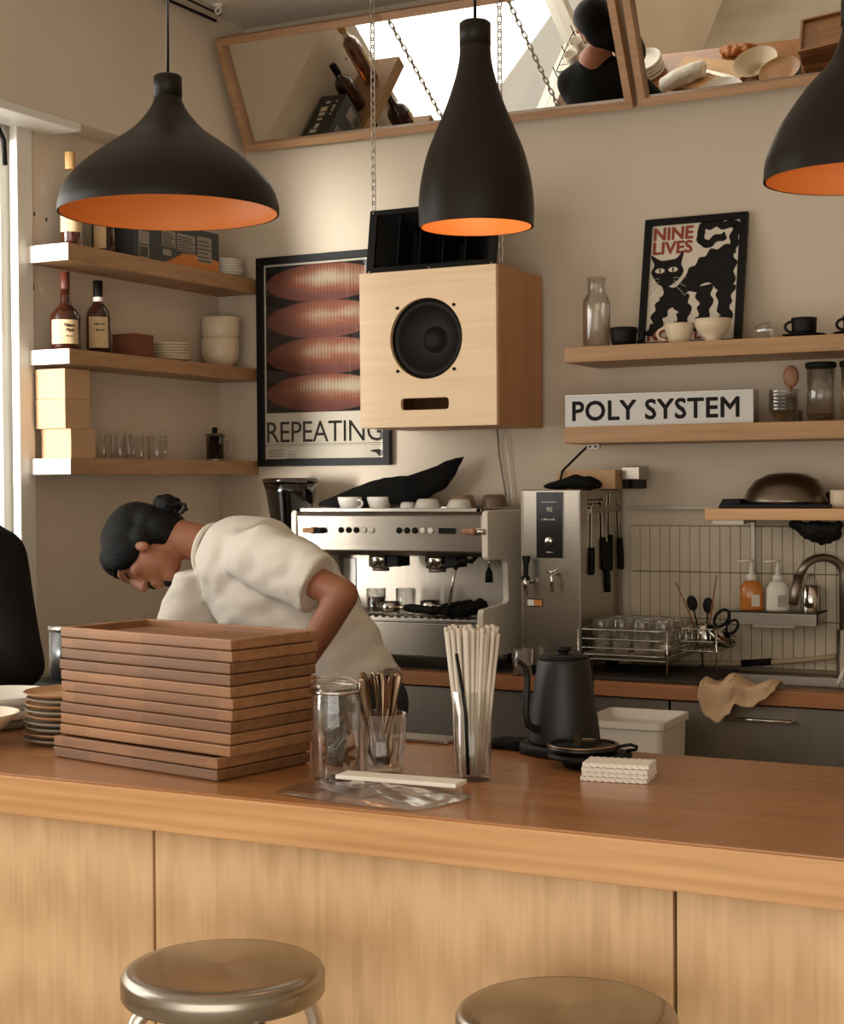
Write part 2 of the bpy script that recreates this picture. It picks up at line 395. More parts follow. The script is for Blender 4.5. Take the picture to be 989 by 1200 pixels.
mirror((-3.442,5.165,2.851),(-3.444,4.967,3.236),(-1.842,5.102,2.823),(-1.846,4.935,3.16),'left tilted oak framed mirror above the loudspeaker')
mirror((-1.823,5.101,2.824),(-1.823,4.934,3.16),(.2,4.99,2.812),(.2,4.83,3.14),'right tilted oak framed mirror above the cat poster')

# ================================================================== LAMPS
def lamp(loc,prof,label,hole,power,topz):
    t=thing('pendant_lamp',label,'lamp',loc,0,'bronze black pendant lamps over the bar')
    pts=[]
    n=len(prof)
    # smooth the profile
    def cr(p0,p1,p2,p3,t_):
        return tuple(.5*((2*p1[k])+(-p0[k]+p2[k])*t_+(2*p0[k]-5*p1[k]+4*p2[k]-p3[k])*t_*t_+(-p0[k]+3*p1[k]-3*p2[k]+p3[k])*t_**3) for k in (0,1))
    for i in range(n-1):
        for s_ in range(5): pts.append(cr(prof[max(i-1,0)],prof[i],prof[i+1],prof[min(i+2,n-1)],s_/5))
    pts.append(prof[-1])
    MB().lathe(pts,72,caps=False).build('shade',lamp_out,t,fix=False)
    inn=[(max(r-.004,.002),z+ (0 if k else .0005)) for k,(r,z) in enumerate(pts)]
    b=MB(); b.lathe(inn[::1],72,caps=False); b.build('shade_lining',lamp_in,t,fix=False)
    cap=prof[-1]; r,z=cap
    MB().lathe([(r+.001,z-.001),(r+.001,z+.042),(r-.004,z+.046),(.006,z+.047)],36).build('cap',lamp_out,t)
    MB().tube([(0,0,z+.04),(0.001,0.001,z+.3),(0,0,topz-loc[2]-.02)],.0032,8).build('cord',blackgl,t)
    MB().lathe([(.05,topz-loc[2]),(.05,topz-loc[2]-.02),(.01,topz-loc[2]-.026)],32).build('canopy',lamp_out,t)
    MB().lathe([(.018,z-.01),(.02,z-.06),(.035,z-.09),(.04,z-.12),(.03,z-.15),(0,z-.16)],24).build('bulb',mat('bulb_glow',(255,220,170),.4,emit=((255,196,120),4)),t)
    l=bpy.data.lights.new('bulb_light','POINT'); l.energy=power; l.color=(1,.74,.46); l.shadow_soft_size=.03
    o=bpy.data.objects.new('bulb_light',l); COL.objects.link(o); o.parent=t; o.location=(0,0,hole)
lamp((-2.035,2.75,2.135),[(.232,0),(.231,.022),(.216,.060),(.180,.100),(.127,.140),(.076,.176),(.044,.212),(.031,.236),(.029,.246)],'wide saucer shaped dark pendant lamp at the left, orange inside','A'and .07,.28,ZC)
lamp((-1.315,2.75,2.048),[(.109,0),(.110,.045),(.105,.09),(.093,.14),(.074,.188),(.054,.236),(.038,.285),(.031,.318),(.029,.345)],'tall bottle shaped dark pendant lamp in the middle',.1,.95,ZC)
lamp((-.597,2.75,2.072),[(.157,0),(.155,.03),(.147,.056),(.127,.098),(.089,.152),(.062,.182),(.042,.205),(.027,.245),(.026,.26)],'pear shaped dark pendant lamp cut off at the right edge',.08,.20,ZC)

# ================================================================== SPEAKER + HORN
sp=thing('loudspeaker','square birch plywood loudspeaker cabinet with round black woofer','loudspeaker',(-2.48,4.79,1.753))
W2,H2,D2=.26,.533,.38
b=MB().plate([(-W2,0),(W2,0),(W2,H2),(-W2,H2)],[circ(-.003,.299,.137,56),rrect(-.10,.082,.058,.098,.012)],0,.018)
b.build('front_baffle',birch,sp,bevel=.0015)
MB().box(W2-.018,W2,.018,D2,0,H2).build('side_panel',ply_side,sp,bevel=.001)
MB().box(-W2,-W2+.018,.018,D2,0,H2).build('side_panel',ply_side,sp,bevel=.001)
MB().box(-W2+.018,W2-.018,.018,D2,H2-.018,H2).build('top_panel',ply_side,sp)
MB().box(-W2+.018,W2-.018,.018,D2,0,.018).build('bottom_panel',ply_side,sp)
MB().box(-W2+.018,W2-.018,D2-.018,D2,.018,H2-.018).build('back_panel',ply_side,sp)
MB().box(-.105,.087,.019,.15,.045,.053).box(-.105,.087,.019,.15,.103,.111).build('port_duct',birch,sp)
MY=T(-.003,.018,.299)@Rx(PI/2)   # local z -> -y (towards the room)
wf=MB().lathe([(.150,0),(.134,.0),(.131,.003),(.124,.009),(.116,.009),(.109,-.001),(.104,-.006),(.05,-.048),(.044,-.046),(.036,-.030),(.02,-.021),(0,-.018)],64,M=MY,caps=False).build('woofer',cone_m,sp)
wf.location=(0,.006,0)
for a in (45,135,225,315):
    c=V((-.003+.152*math.cos(math.radians(a)),-.001,.299+.152*math.sin(math.radians(a))))
    MB().lathe([(.0055,0),(.0055,.004),(0,.005)],12,M=T(*c)@Rx(PI/2)).build('bolt',black,sp)
hn=thing('horn_speaker','black flared horn speaker standing on top of the plywood loudspeaker','loudspeaker',(-2.505,4.86,2.288))
Mh=Rx(math.radians(-9))
hw,hh=.25,.235
MB().plate([(-hw,0),(hw,0),(hw,hh),(-hw,hh)],[[(-hw+.03,.028),(hw-.03,.028),(hw-.03,hh-.018),(-hw+.03,hh-.018)]],0,.012,Mh).build('flange',black,hn,bevel=.002)
def rect(x,z0,z1,y): return [Mh@V(p) for p in ((-x,y,z0),(x,y,z0),(x,y,z1),(-x,y,z1))]
MB().rings([rect(hw-.03,.028,hh-.018,.01),rect(.17,.05,.19,.07),rect(.10,.07,.17,.13),rect(.05,.09,.15,.2)],False,True,sm=False).build('flare',rubber,hn)
for xx in (-.13,-.045,.045,.13):
    MB().prism([(0.006,.03),(.12,.075),(.12,.165),(.006,hh-.02)],xx-.0015,xx+.0015,Mh@Matrix(((0,1,0,0),(1,0,0,0),(0,0,1,0),(0,0,0,1)))).build('vane',black,hn)
for xx,zz in ((-.236,.012),(0,.012),(.236,.012),(-.236,hh-.01),(.236,hh-.01)):
    MB().ball(Mh@V((xx,-.001,zz)),.004,u=8,v=6).build('screw',chrome,hn)
def chain(x,y,z0,z1,label):
    b=MB(); z=z0; k=0; p=.026
    while z<z1:
        c=V((x,y,z+.015)); a=k%2
        pts=[]
        for i in range(16):
            an=2*PI*i/16; dx=.0075*math.cos(an); dz=.0105*math.sin(an)+(.007 if math.sin(an)>0 else -.007)
            pts.append(c+(V((dx,0,dz)) if a else V((dx*.35,dx*.94,dz))))
        b.tube(pts,.0022,6,closed=True); z+=p; k+=1
    tag(b.build('hanging_chain',alum,fix=False),label,'chain','chains holding the loudspeaker')
chain(-2.742,4.90,2.52,ZC-.01,'steel chain rising from the left corner of the horn speaker')
chain(-2.252,4.90,2.30,ZC-.01,'steel chain rising from the right corner of the horn speaker, partly behind lamp')
tag(MB().tube([(-2.40,5.18,1.76),(-2.395,5.185,1.66),(-2.37,5.185,1.52),(-2.375,5.185,1.2),(-2.375,5.185,.935)],.003,8).build('speaker_cable',mat('grey_cable',(120,112,100),.5)),'thin grey cable hanging below the plywood loudspeaker','cable','cables below the loudspeaker')
tag(MB().tube([(-2.375,5.183,1.76),(-2.36,5.185,1.66),(-2.345,5.185,1.52),(-2.345,5.185,1.2),(-2.345,5.185,.935)],.003,8).build('speaker_cable',wpl),'thin white cable hanging below the plywood loudspeaker','cable','cables below the loudspeaker')

# ================================================================== POSTERS
def gradient_ellipse():
    m=bpy.data.materials.new('ellipse_print'); m.use_nodes=True; nt=m.node_tree; b=nt.nodes['Principled BSDF']; K=nt.links.new
    tc=nt.nodes.new('ShaderNodeTexCoord'); sx=nt.nodes.new('ShaderNodeSeparateXYZ'); K(tc.outputs['Object'],sx.inputs[0])
    n=nt.nodes.new('ShaderNodeTexNoise'); n.inputs['Scale'].default_value=5; mp=nt.nodes.new('ShaderNodeMapping'); mp.inputs['Scale'].default_value=(1,1,1.6); K(tc.outputs['Object'],mp.inputs[0]); K(mp.outputs[0],n.inputs['Vector'])
    # horizontal blend: rust at the left, pale in the middle
    mr=nt.nodes.new('ShaderNodeMapRange'); mr.inputs[1].default_value=.03; mr.inputs[2].default_value=.30; K(sx.outputs[0],mr.inputs[0])
    def mth(op,a,b_=None):
        q=nt.nodes.new('ShaderNodeMath'); q.operation=op
        for i,v in enumerate((a,b_)):
            if v is None: continue
            if isinstance(v,(int,float)): q.inputs[i].default_value=v
            else: K(v,q.inputs[i])
        return q.outputs[0]
    fz=mth('FRACT',mth('DIVIDE',mth('SUBTRACT',sx.outputs[2],.2085),.139))
    band=mth('SUBTRACT',1.25,mth('MULTIPLY',mth('ABSOLUTE',mth('SUBTRACT',fz,.62)),2.4))
    nn=mth('MULTIPLY',n.outputs['Fac'],band)
    ad=nt.nodes.new('ShaderNodeMath'); ad.operation='MULTIPLY'; K(mr.outputs[0],ad.inputs[0]); K(nn,ad.inputs[1])
    wv=nt.nodes.new('ShaderNodeTexWave'); wv.inputs['Scale'].default_value=22; wv.bands_direction='X'; K(tc.outputs['Object'],wv.inputs['Vector'])
    ml=nt.nodes.new('ShaderNodeMath'); ml.operation='MULTIPLY_ADD'; ml.inputs[1].default_value=.12; K(wv.outputs['Fac'],ml.inputs[0]); K(ad.outputs[0],ml.inputs[2])
    r=nt.nodes.new('ShaderNodeValToRGB'); e=r.color_ramp.elements; e[0].position=.15; e[0].color=lin((98,42,27)); e[1].position=.72; e[1].color=lin((172,154,128))
    q=r.color_ramp.elements.new(.38); q.color=lin((134,72,42)); K(ml.outputs[0],r.inputs[0]); K(r.outputs[0],b.inputs['Base Color']); b.inputs['Roughness'].default_value=.7
    return m
ell_m=gradient_ellipse()
po=thing('framed_poster','black framed poster lettered REPEATING with four rust ellipses','poster',(-3.415,5.165,1.631))
PW,PH=.582,.803
MB().plate([(0,0),(PW,0),(PW,PH),(0,PH)],[[(.028,.028),(PW-.028,.028),(PW-.028,PH-.028),(.028,PH-.028)]],0,.025).build('frame',black,po,bevel=.0015)
b=MB(); b.box(.026,PW-.026,.016,.019,.026,PH-.026)
b.mi=1; b.box(.036,PW-.036,.0145,.0162,.205,PH-.036)
b.mi=2
for k in range(4):
    cz=.278+k*.139
    b.prism(circ(.036+.257,cz,.253,56,.0715),.0128-.0002*k,.0144-.0002*k,I4)
b.mi=1
Mt=T(.036,.0155,.092); b.text('REPEATING',.115,Mt,width=.51,sp=.95)
b.box(.03,PW-.03,.0148,.016,.083,.0845); b.box(.03,PW-.03,.0148,.016,.077,.078)
for k in range(4):
    b.box(.04,.115-.01*(k%2),.0148,.016,.061-.008*k,.063-.008*k); b.box(.13,.17,.0148,.016,.053-.008*k,.0545-.008*k)
b.prism([(.49,.052),(.505,.058),(.53,.060),(.545,.054),(.545,.036),(.53,.034),(.52,.046),(.505,.050)],.0145,.016,I4)
b.build('print',[offpaper,ink,ell_m],po)
MB().box(.027,PW-.027,.008,.0095,.027,PH-.027).build('glazing',window_glass,po)
# cat poster (leans back on the shelf)
cp=thing('framed_poster','small leaning framed print lettered NINE LIVES with a wavy black cat','poster',(-1.838,5.085,2.007))
CW,CH=.355,.455
Mc=Rx(math.radians(-11.5))@Ry(0)
MB().plate([(0,0),(CW,0),(CW,CH),(0,CH)],[[(.024,.022),(CW-.024,.022),(CW-.024,CH-.022),(.024,CH-.022)]],0,.022,Mc).build('frame',black,cp,bevel=.0015)
b=MB(); b.box(.022,CW-.022,.012,.016,.02,CH-.02,Mc); b.mi=1
def U(px,pz): # poster units 0..1
    return (.024+px*(CW-.048), .022+pz*(CH-.044))
b.text('NINE',.062,Mc@T(*((U(.03,.875)[0],.011,U(0,.875)[1]))),width=.135,bold=.0022)
b.text('LIVES',.060,Mc@T(*((U(.03,.755)[0],.011,U(0,.755)[1]))),width=.135,bold=.0022)
b.text('NO',.050,Mc@T(*((U(.03,.02)[0],.011,U(0,.02)[1]))),width=.075,bold=.0022); b.text('L',.050,Mc@T(*((U(.56,.02)[0],.011,U(0,.02)[1]))),width=.02,bold=.0022)
b.mi=2
def wavy(pts,w0,w1,n=60,amp=.006,f=9):
    # a ribbon of wavering width along a polyline
    P=[V((U(*p)[0],U(*p)[1],0)) for p in pts]
    seglen=[(P[i+1]-P[i]).length for i in range(len(P)-1)]; tot=sum(seglen); lft=[];rgt=[]
    def at(s):
        for i,l in enumerate(seglen):
            if s<=l or i==len(seglen)-1: return P[i].lerp(P[i+1],min(1,s/l)),(P[i+1]-P[i]).normalized()
            s-=l
    cs=[]
    for k in range(n+1): cs.append(at(tot*k/n)[0])
    for _ in range(3): cs=[cs[0]]+[(cs[i-1]+cs[i]*2+cs[i+1])/4 for i in range(1,n)]+[cs[-1]]
    for k in range(n+1):
        c=cs[k]; d=(cs[min(k+1,n)]-cs[max(k-1,0)]).normalized(); nn=V((-d.y,d.x,0)); ww=(w0+(w1-w0)*k/n)
        o_=math.sin(k/n*f*2*PI)*amp
        lft.append(c+nn*(ww+o_)); rgt.append(c+nn*(-ww+o_))
    for k in range(n):
        q=[b.bm.verts.new(Mc@V((v.x,.0108,v.y))) for v in (lft[k],lft[k+1],rgt[k+1],rgt[k])]; b._f(q)
def blob(pts,yy=.0106):
    vs=[b.bm.verts.new(Mc@V((U(x_,z_)[0],yy,U(x_,z_)[1]))) for x_,z_ in pts]; es=[b.bm.edges.new((vs[i],vs[(i+1)%len(vs)])) for i in range(len(vs))]
    for f in bmesh.ops.triangle_fill(b.bm,use_beauty=True,use_dissolve=False,edges=es)['geom']:
        if isinstance(f,bmesh.types.BMFace): f.material_index=b.mi
def sm_poly(pts,n=6):
    out=[]; N=len(pts)
    for i in range(N):
        p0,p1,p2,p3=[pts[(i+j-1)%N] for j in range(4)]
        for s_ in range(n):
            t_=s_/n; out.append(tuple(.5*((2*p1[k])+(-p0[k]+p2[k])*t_+(2*p0[k]-5*p1[k]+4*p2[k]-p3[k])*t_*t_+(-p0[k]+3*p1[k]-3*p2[k]+p3[k])*t_**3) for k in (0,1)))
    return out
# body
blob(sm_poly([(.15,.50),(.30,.46),(.42,.56),(.45,.62),(.52,.64),(.56,.70),(.63,.71),(.68,.77),(.76,.76),(.85,.80),(.96,.77),(.94,.69),(.99,.64),(.95,.57),(.98,.50),(.93,.44),(.80,.41),(.70,.48),(.60,.47),(.55,.41),(.46,.42),(.38,.36),(.30,.30),(.20,.30),(.14,.36),(.18,.42)]))
# head
blob(sm_poly([(.02,.60),(.05,.66),(.01,.73),(.02,.745),(.12,.70),(.22,.70),(.30,.71),(.36,.76),(.38,.755),(.36,.66),(.39,.60),(.34,.53),(.22,.47),(.12,.49),(.07,.53)],5),.0105)
for pts in ([(.22,.36),(.13,.22),(.12,.14),(.04,.09)],[(.36,.38),(.43,.24),(.38,.14),(.30,.10)],[(.62,.46),(.66,.30),(.63,.18),(.56,.11)],[(.88,.46),(.86,.30),(.90,.18),(.79,.11)]):
    wavy(pts,.030,.014,40,.005,3.3)
for c in ((.05,.085),(.31,.095),(.57,.105),(.80,.105)): blob([(c[0]+.055*math.cos(a*PI/10),c[1]+.028*math.sin(a*PI/10)) for a in range(20)])
wavy([(.92,.72),(.95,.90),(.96,.97),(.86,.96),(.74,.98),(.60,.97),(.55,.92),(.58,.84),(.62,.80),(.68,.83),(.78,.86),(.84,.88)],.0155,.0135,120,.004,8)
b.mi=0
for c in ((.12,.61),(.27,.615)):
    blob([(c[0]+.055*math.cos(a*PI/8),c[1]+.022*math.sin(a*PI/8)) for a in range(16)],.0102)
for s_ in (-1,1):
    for k in range(3):
        x0=.2+s_*.08; pts=[(x0+s_*.03*i,.54-k*.02-.012*i*k+.006*(i%2)) for i in range(6)]
        P=[Mc@V((U(*p)[0],.0101,U(*p)[1])) for p in pts]; b.tube(P,.0008,4)
b.mi=2
for c in ((.12,.61),(.27,.615)): blob([(c[0]+.010*math.cos(a*PI/4),c[1]+.022*math.sin(a*PI/4)) for a in range(8)],.0099)
b.build('print',[offpaper,red,ink],cp,fix=False)

# ================================================================== LIGHT BOX
lb=thing('light_box_sign','white light box sign lettered POLY SYSTEM on the lower shelf','sign',(-2.037,4.93,1.744))
b=MB().box(0,.64,.003,.07,0,.108); b.build('housing',alum,lb,bevel=.002)
b=MB().box(.003,.637,0,.003,.003,.105); b.mi=1; b.text('POLY SYSTEM',.074,T(.030,-.0003,.022)@Matrix.Diagonal((1,1,1.22,1)),width=.565,bold=.002,sp=1.04); b.build('face_panel',[lightbox_m,ink],lb)
tag(MB().tube([(-2.045,5.17,1.69),(-2.05,5.1,1.66),(-2.07,4.99,1.60),(-2.08,4.98,1.545)],.004,8).build('power_cord',black),'short black power cord under the left end of the lower shelf','cable')
t=thing('shelf_plug','tiny white double plug fixed under the lower shelf','plug',(-1.96,5.0,1.689)); MB().box(-.022,.022,-.01,.01,-.018,0).build('plug_body',wpl,t,bevel=.003)
for s_ in (-1,1): MB().lathe([(.004,0),(.004,.002),(0,.002)],10,M=T(.01*s_,-.0105,-.009)@Rx(PI/2)).build('socket_hole',ink,t)

# ================================================================== generic crockery
def vessel(prof,th=.003,seg=40):
    """profile from foot outward and up to the rim; a wall of thickness th is added inside"""
    inn=[(max(r-th,.0),z+ (th if i==0 else 0)) for i,(r,z) in enumerate(prof)]
    return [(0,prof[0][1])]+prof+[(prof[-1][0]-th*.5,prof[-1][1]+th*.4)]+[(max(r-th,0.001),max(z,prof[0][1]+th)) for r,z in prof[::-1]]+[(0,prof[0][1]+th)]
def cup(name,r,h,m_,loc,label,group=None,handle=None,cat='cup',taper=.75,rz=0,flip=False,thick=.0035):
    t=thing(name,label,cat,loc,rz,group)
    pr=[(r*taper*.8,0),(r*taper,.003),(r*(taper+.1),h*.3),(r*.97,h*.75),(r,h)]
    if flip: pr2=[(a,h-z) for a,z in vessel(pr,thick)]; MB().lathe(pr2,36).build('cup_body',m_,t)
    else: MB().lathe(vessel(pr,thick),36).build('cup_body',m_,t)
    if handle is not None:
        d=V((math.cos(handle),math.sin(handle),0)); pts=[]
        for i in range(13):
            a=-PI/2*1.05+PI*1.05*i/12; pts.append(d*(r*.9+math.cos(a)*r*.55)+V((0,0,h*.52+math.sin(a)*h*.30)))
        MB().tube(pts,.0045 if r>.03 else .003,8).build('handle',m_,t)
    return t
def plate_stack(n,r,dz,loc,mats,labels,group,prof=None,name='plate',jit=.003):
    prof=prof or [(r*.55,0),(r*.6,.003),(r*.85,.008),(r,.016)]
    first={}
    for k in range(n):
        q=mats[k%len(mats)]; p=(loc[0]+R.uniform(-jit,jit),loc[1]+R.uniform(-jit,jit),loc[2]+k*dz)
        if q.name in first:
            o=dup(first[q.name],p,(0,0,R.random()*6))
            tag(o,labels[k],'plate' if name=='plate' else 'bowl',group)
        else:
            o=MB().lathe(vessel(prof,.003),48).build(name,q,loc=p); tag(o,labels[k],'plate' if name=='plate' else 'bowl',group); first[q.name]=o
ORD=['lowest','second','third','fourth','fifth','sixth','seventh','eighth','ninth','tenth','eleventh','twelfth']
def ordl(n,fmt):
    return [fmt%( 'lowest' if k==0 else 'topmost' if k==n-1 else ORD[k]+' from the bottom') for k in range(n)]
# top left shelf plates, second shelf plates, bowls
SX=-3.525
plate_stack(6,.084,.0105,(SX,5.10,2.356),[wh],ordl(6,'white saucer on the top left shelf beside grey box, %s of six'),'saucers on the top left shelf')
plate_stack(6,.080,.0105,(SX,4.755,2.011),[crm],ordl(6,'cream saucer on the middle left shelf beside brown box, %s of six'),'saucers on the middle left shelf')
bp=[(.040,0),(.043,.004),(.062,.02),(.072,.05),(.0735,.11)]
plate_stack(2,.07,.082,(SX,5.085,2.011),[crm],['lower cream bowl of the pair at the far end of the middle left shelf','upper cream bowl of the pair at the far end of the middle left shelf'],'tall bowls on the middle left shelf',bp,'deep_bowl',.002)

# ================================================================== bottles
def bottle(loc,label,prof,m_,fill,cap,lab,rz=0,neckglass=None):
    t=thing('spirit_bottle',label,'bottle',loc,rz,'spirit bottles on the left shelves')
    MB().lathe(prof,40).build('bottle_glass',m_,t)
    if fill:
        MB().lathe(fill,36).build('spirit',amber,t)
    for (pr,mm,nm) in cap: MB().lathe(pr,28).build(nm,mm,t)
    if lab:
        r,z0,z1,a0,a1,mm,txts=lab; b=MB(); n=18
        rs=[[V((rr*math.cos(a0+(a1-a0)*i/n),rr*math.sin(a0+(a1-a0)*i/n),z)) for i in range(n+1)] for z in (z0,z1) for rr in (r,)]
        b.rings(rs,False,False,closed=False)
        b.mi=1
        for (s_,size,z,am,wd) in txts:
            # lettering laid flat on the label, tangent at angle am
            M_=Rz(am+PI/2)@T(-wd/2,-(r+.0012),z)
            b.text(s_,size,M_,width=wd,bold=.0003) if s_ else b.marks(wd,size*.55,M_)
        b.build('paper_label',[mm,ink],t,fix=False)
    return t
va=math.atan2(-3.5+0,0) # viewing direction: labels face the camera at about -60 degrees
va=math.atan2(-4.2,3.5)
bottle((SX,4.215,2.356),'tall spirit bottle with cork cap at the near end of the top left shelf',
  [(0,0),(.036,0),(.038,.004),(.038,.19),(.033,.215),(.018,.235),(.0155,.25),(.0155,.275),(0,.275)],glass_thick,[(0,.004),(.034,.005),(.035,.18),(.030,.212),(.013,.232),(0,.232)],
  [([(.0165,.268),(.0175,.272),(.0175,.325),(0,.326)],cork,'stopper')],(.0386,.055,.16,va-1.1,va+1.1,labelp,[('',.01,.11,va,.035)]))
bottle((SX,4.385,2.356),'short dark spirit bottle with torn label behind the wide lamp on the top left shelf',
  [(0,0),(.040,0),(.042,.004),(.042,.12),(.036,.15),(.017,.17),(.014,.20),(0,.20)],darkamber,None,
  [([(.016,.19),(.0165,.235),(0,.236)],black,'stopper')],(.0426,.02,.11,va-.9,va+.2,labelp,[]))
# square shouldered bottle with a wax cap
mk=bottle((SX+.005,4.175,2.011),'squat wax capped bottle with pale label at the near end of the middle left shelf',
  [(0,0),(.046,0),(.049,.006),(.052,.10),(.050,.118),(.038,.138),(.021,.152),(.017,.17),(.0145,.215),(0,.215)],darkamber,None,
  [([(.0148,.205),(.016,.21),(.0158,.265),(0,.266)],waxred,'wax_cap')],(.0522,.022,.102,va-1.0,va+.9,labelp,[('Makers',.017,.078,va+.25,.036),('Mark',.017,.062,va+.3,.028),('',.008,.045,va+.25,.028)]))
bottle((SX,4.352,2.011),'round shouldered whisky bottle with black cap beside small brown box on the middle left shelf',
  [(0,0),(.038,0),(.041,.004),(.042,.12),(.038,.15),(.022,.172),(.0155,.182),(.0150,.20),(0,.20)],darkamber,None,
  [([(.0158,.195),(.0165,.20),(.0165,.255),(0,.256)],black,'cap'),([(.0165,.183),(.0172,.186),(.0172,.197),(.0162,.199)],wh,'neck_band')],(.0428,.022,.128,va-.85,va+.85,labelp,[('',.010,.10,va+.1,.04),('',.010,.08,va+.12,.034)]))

# boxes on the left shelves
def carton(loc,sx,sy,sz,m_,label,group=None,name='carton',flap=True):
    t=thing(name,label,'box',loc,0,group)
    MB().box(-sx/2,sx/2,-sy/2,sy/2,0,sz).build('carton_body',m_,t,bevel=.0015)
    if flap: MB().box(-sx/2-.0008,sx/2+.0008,-sy/2-.0008,sy/2+.0008,sz-.012,sz+.0008).build('lid',m_,t,bevel=.001)
    return t
kl=['lowest kraft box of three stacked at the near end of the lowest left shelf','middle kraft box of three stacked at the near end of the lowest left shelf','topmost kraft box of three stacked at the near end of the lowest left shelf']
for k in range(3): carton((-3.527+(.006 if k==0 else 0),4.165+(.02 if k==0 else 0),1.652+k*.099),.126,.125,.0975,kraft,kl[k],'kraft boxes on the lowest left shelf')
carton((SX+.01,4.53,2.011),.10,.105,.082,brownbox,'small brown box between whisky bottle and saucers on the middle left shelf')
gb=thing('gear_box','dark grey printed box with orange flash on the top left shelf','box',(SX,4.73,2.356))
MB().box(-.065,.065,-.255,.255,0,.15).build('box_body',greycard,gb,bevel=.002)
b=MB(); X_=.0655
Mx=T(X_,0,0)@Rz(PI/2)
b.prism([(-.09,0.002),(.254,.002),(.254,.045),(.15,.055),(.03,.05)],-.0006,.0,Mx)
b.mi=1
for (a,c,z0,z1) in ((-.235,-.175,.005,.05),(-.235,-.175,.055,.10),(-.10,-.02,.062,.12),(-.01,.10,.056,.12),(.115,.205,.03,.125),(-.095,-.045,.03,.052)): b.prism([(a,z0),(c,z0),(c,z1),(a,z1)],-.001,-.0005,Mx)
b.mi=2
for (a,c,z0,z1) in ((-.23,-.18,.01,.045),): 
    for k in range(9): b.prism([(a+k*.0055,z0),(a+k*.0055+.003,z0),(a+k*.0055+.003,z1),(a+k*.0055,z1)],-.0015,-.001,Mx)
for (a,c,z0,z1) in ((-.095,-.025,.066,.116),(-.005,.095,.06,.115),(.12,.20,.035,.12)):
    for k in range(6): b.prism([(a,z0+k*(z1-z0)/6),(c-.01*(k%3),z0+k*(z1-z0)/6),(c-.01*(k%3),z0+k*(z1-z0)/6+.003),(a,z0+k*(z1-z0)/6+.003)],-.0015,-.001,Mx)
b.mi=3
b.marks(.20,.034,T(0,-.22,.1504)@Rz(PI/2)@Rx(-PI/2),6); b.marks(.10,.012,T(.035,-.22,.1504)@Rz(PI/2)@Rx(-PI/2),4)
b.build('printed_panel',[orange_card,mat('grey_label',(150,142,130),.7),ink,wh],gb,fix=False)

# tumblers
def tumbler(r,h,name='tumbler',base=.008,m_=None,rib=0,seg=36,flip=False):
    pr=[(r*.86,0),(r*.88,.002),(r,h)]
    prof=[(0,0)]+pr+[(r-.0012,h+.0006),(r-.002,h),(r*.86-.001,base),(0,base)]
    if flip: prof=[(a,h-z) for a,z in prof]
    return MB().lathe(prof,seg,rib=rib).build(name,m_ or glass,fix=True)
nm=['nearest the kraft boxes','second from the kraft boxes','third from the kraft boxes','farthest from the kraft boxes']
for k in range(4):
    o=tumbler(.039,.088); o.location=(SX+ (.02 if k%2 else -.005),4.335+k*.105,1.652); tag(o,'clear tumbler on the lowest left shelf, '+nm[k],'glass','tumblers on the lowest left shelf')
fp=thing('french_press','small glass and steel press pot on the lowest left shelf','coffee pot',(SX,5.04,1.652))
MB().lathe([(0,.002),(.033,.002),(.034,.095),(.040,.102),(.032,.1),(.031,.006),(0,.006)],32).build('beaker',grey_glass,fp)
MB().lathe([(.036,0),(.036,.008),(.0345,.009)],32).build('base_ring',steel,fp)
MB().lathe([(.012,.006),(.012,.10),(0,.1)],24).build('strainer',steel,fp)
MB().lathe([(.038,.097),(.038,.104),(.01,.108),(0,.108)],32).build('lid',steel,fp)
MB().lathe([(.010,.106),(.011,.128),(0,.13)],20).build('knob',black,fp)
MB().tube([V((.033,0,.02))+V((0,0,0)),V((.05,.0,.02)),V((.062,0,.035)),V((.063,0,.07)),V((.05,0,.088)),V((.034,0,.09))],.004,8).build('handle',glass_thick,fp); fp.rotation_euler=(0,0,math.radians(20))

# ================================================================== upper right shelf items
ZU1=2.007
t=tag(MB().lathe([(0,0),(.043,0),(.047,.004),(.047,.15),(.042,.168),(.031,.185),(.0295,.20),(.031,.236),(.029,.236),(.0275,.2),(.029,.185),(.040,.165),(.0445,.15),(.0445,.012),(0,.01)],40).build('carafe',glassy('dusty_glass',(.94,.93,.91),.9,.12),loc=(-1.944,4.99,ZU1)),'tall clear glass carafe at the left end of the upper back shelf','carafe')
cup('cup',.046,.062,black,(-1.845,4.98,ZU1),'plain black cup without saucer, left of the cat print',None,handle=math.radians(-8),taper=.8)
cup('cup',.049,.066,crm,(-1.655,4.985,ZU1),'cream cup standing in front of the cat print',None,handle=math.radians(195),taper=.68)
tag(MB().lathe(vessel([(.024,0),(.026,.010),(.024,.012),(.045,.03),(.056,.05),(.060,.074)],.003),40).build('footed_bowl',crm,loc=(-1.54,4.975,ZU1)),'cream footed bowl before the lower right corner of the cat print','bowl')
t=thing('glass_cup','small glass cup lying right of the cat print','cup',(-1.40,4.98,ZU1+.026)); 
Mq=Ry(math.radians(80)); MB().lathe(vessel([(.016,0),(.018,.002),(.024,.02),(.027,.045)],.002),28,M=Mq).build('cup_body',glass,t)
MB().tube([Mq@V(p) for p in ((.022,0,.012),(.036,0,.014),(.04,0,.026),(.035,0,.036),(.025,0,.036))],.003,8).build('handle',glass,t)
for (x_,l) in ((-1.245,'left'),(-1.085,'right')):
    cup('cup',.040,.055,black,(x_,4.97,ZU1+.006),'%s black cup on black saucer at the right of the upper back shelf'%l,'black cups on saucers',handle=math.radians(200),taper=.85)
    tag(MB().lathe([(0,0),(.04,0),(.068,.008),(.068,.0105),(.04,.004),(0,.004)],44).build('saucer',black,loc=(x_,4.97,ZU1)),'black saucer under the %s black cup on the upper back shelf'%l,'saucer','black saucers')
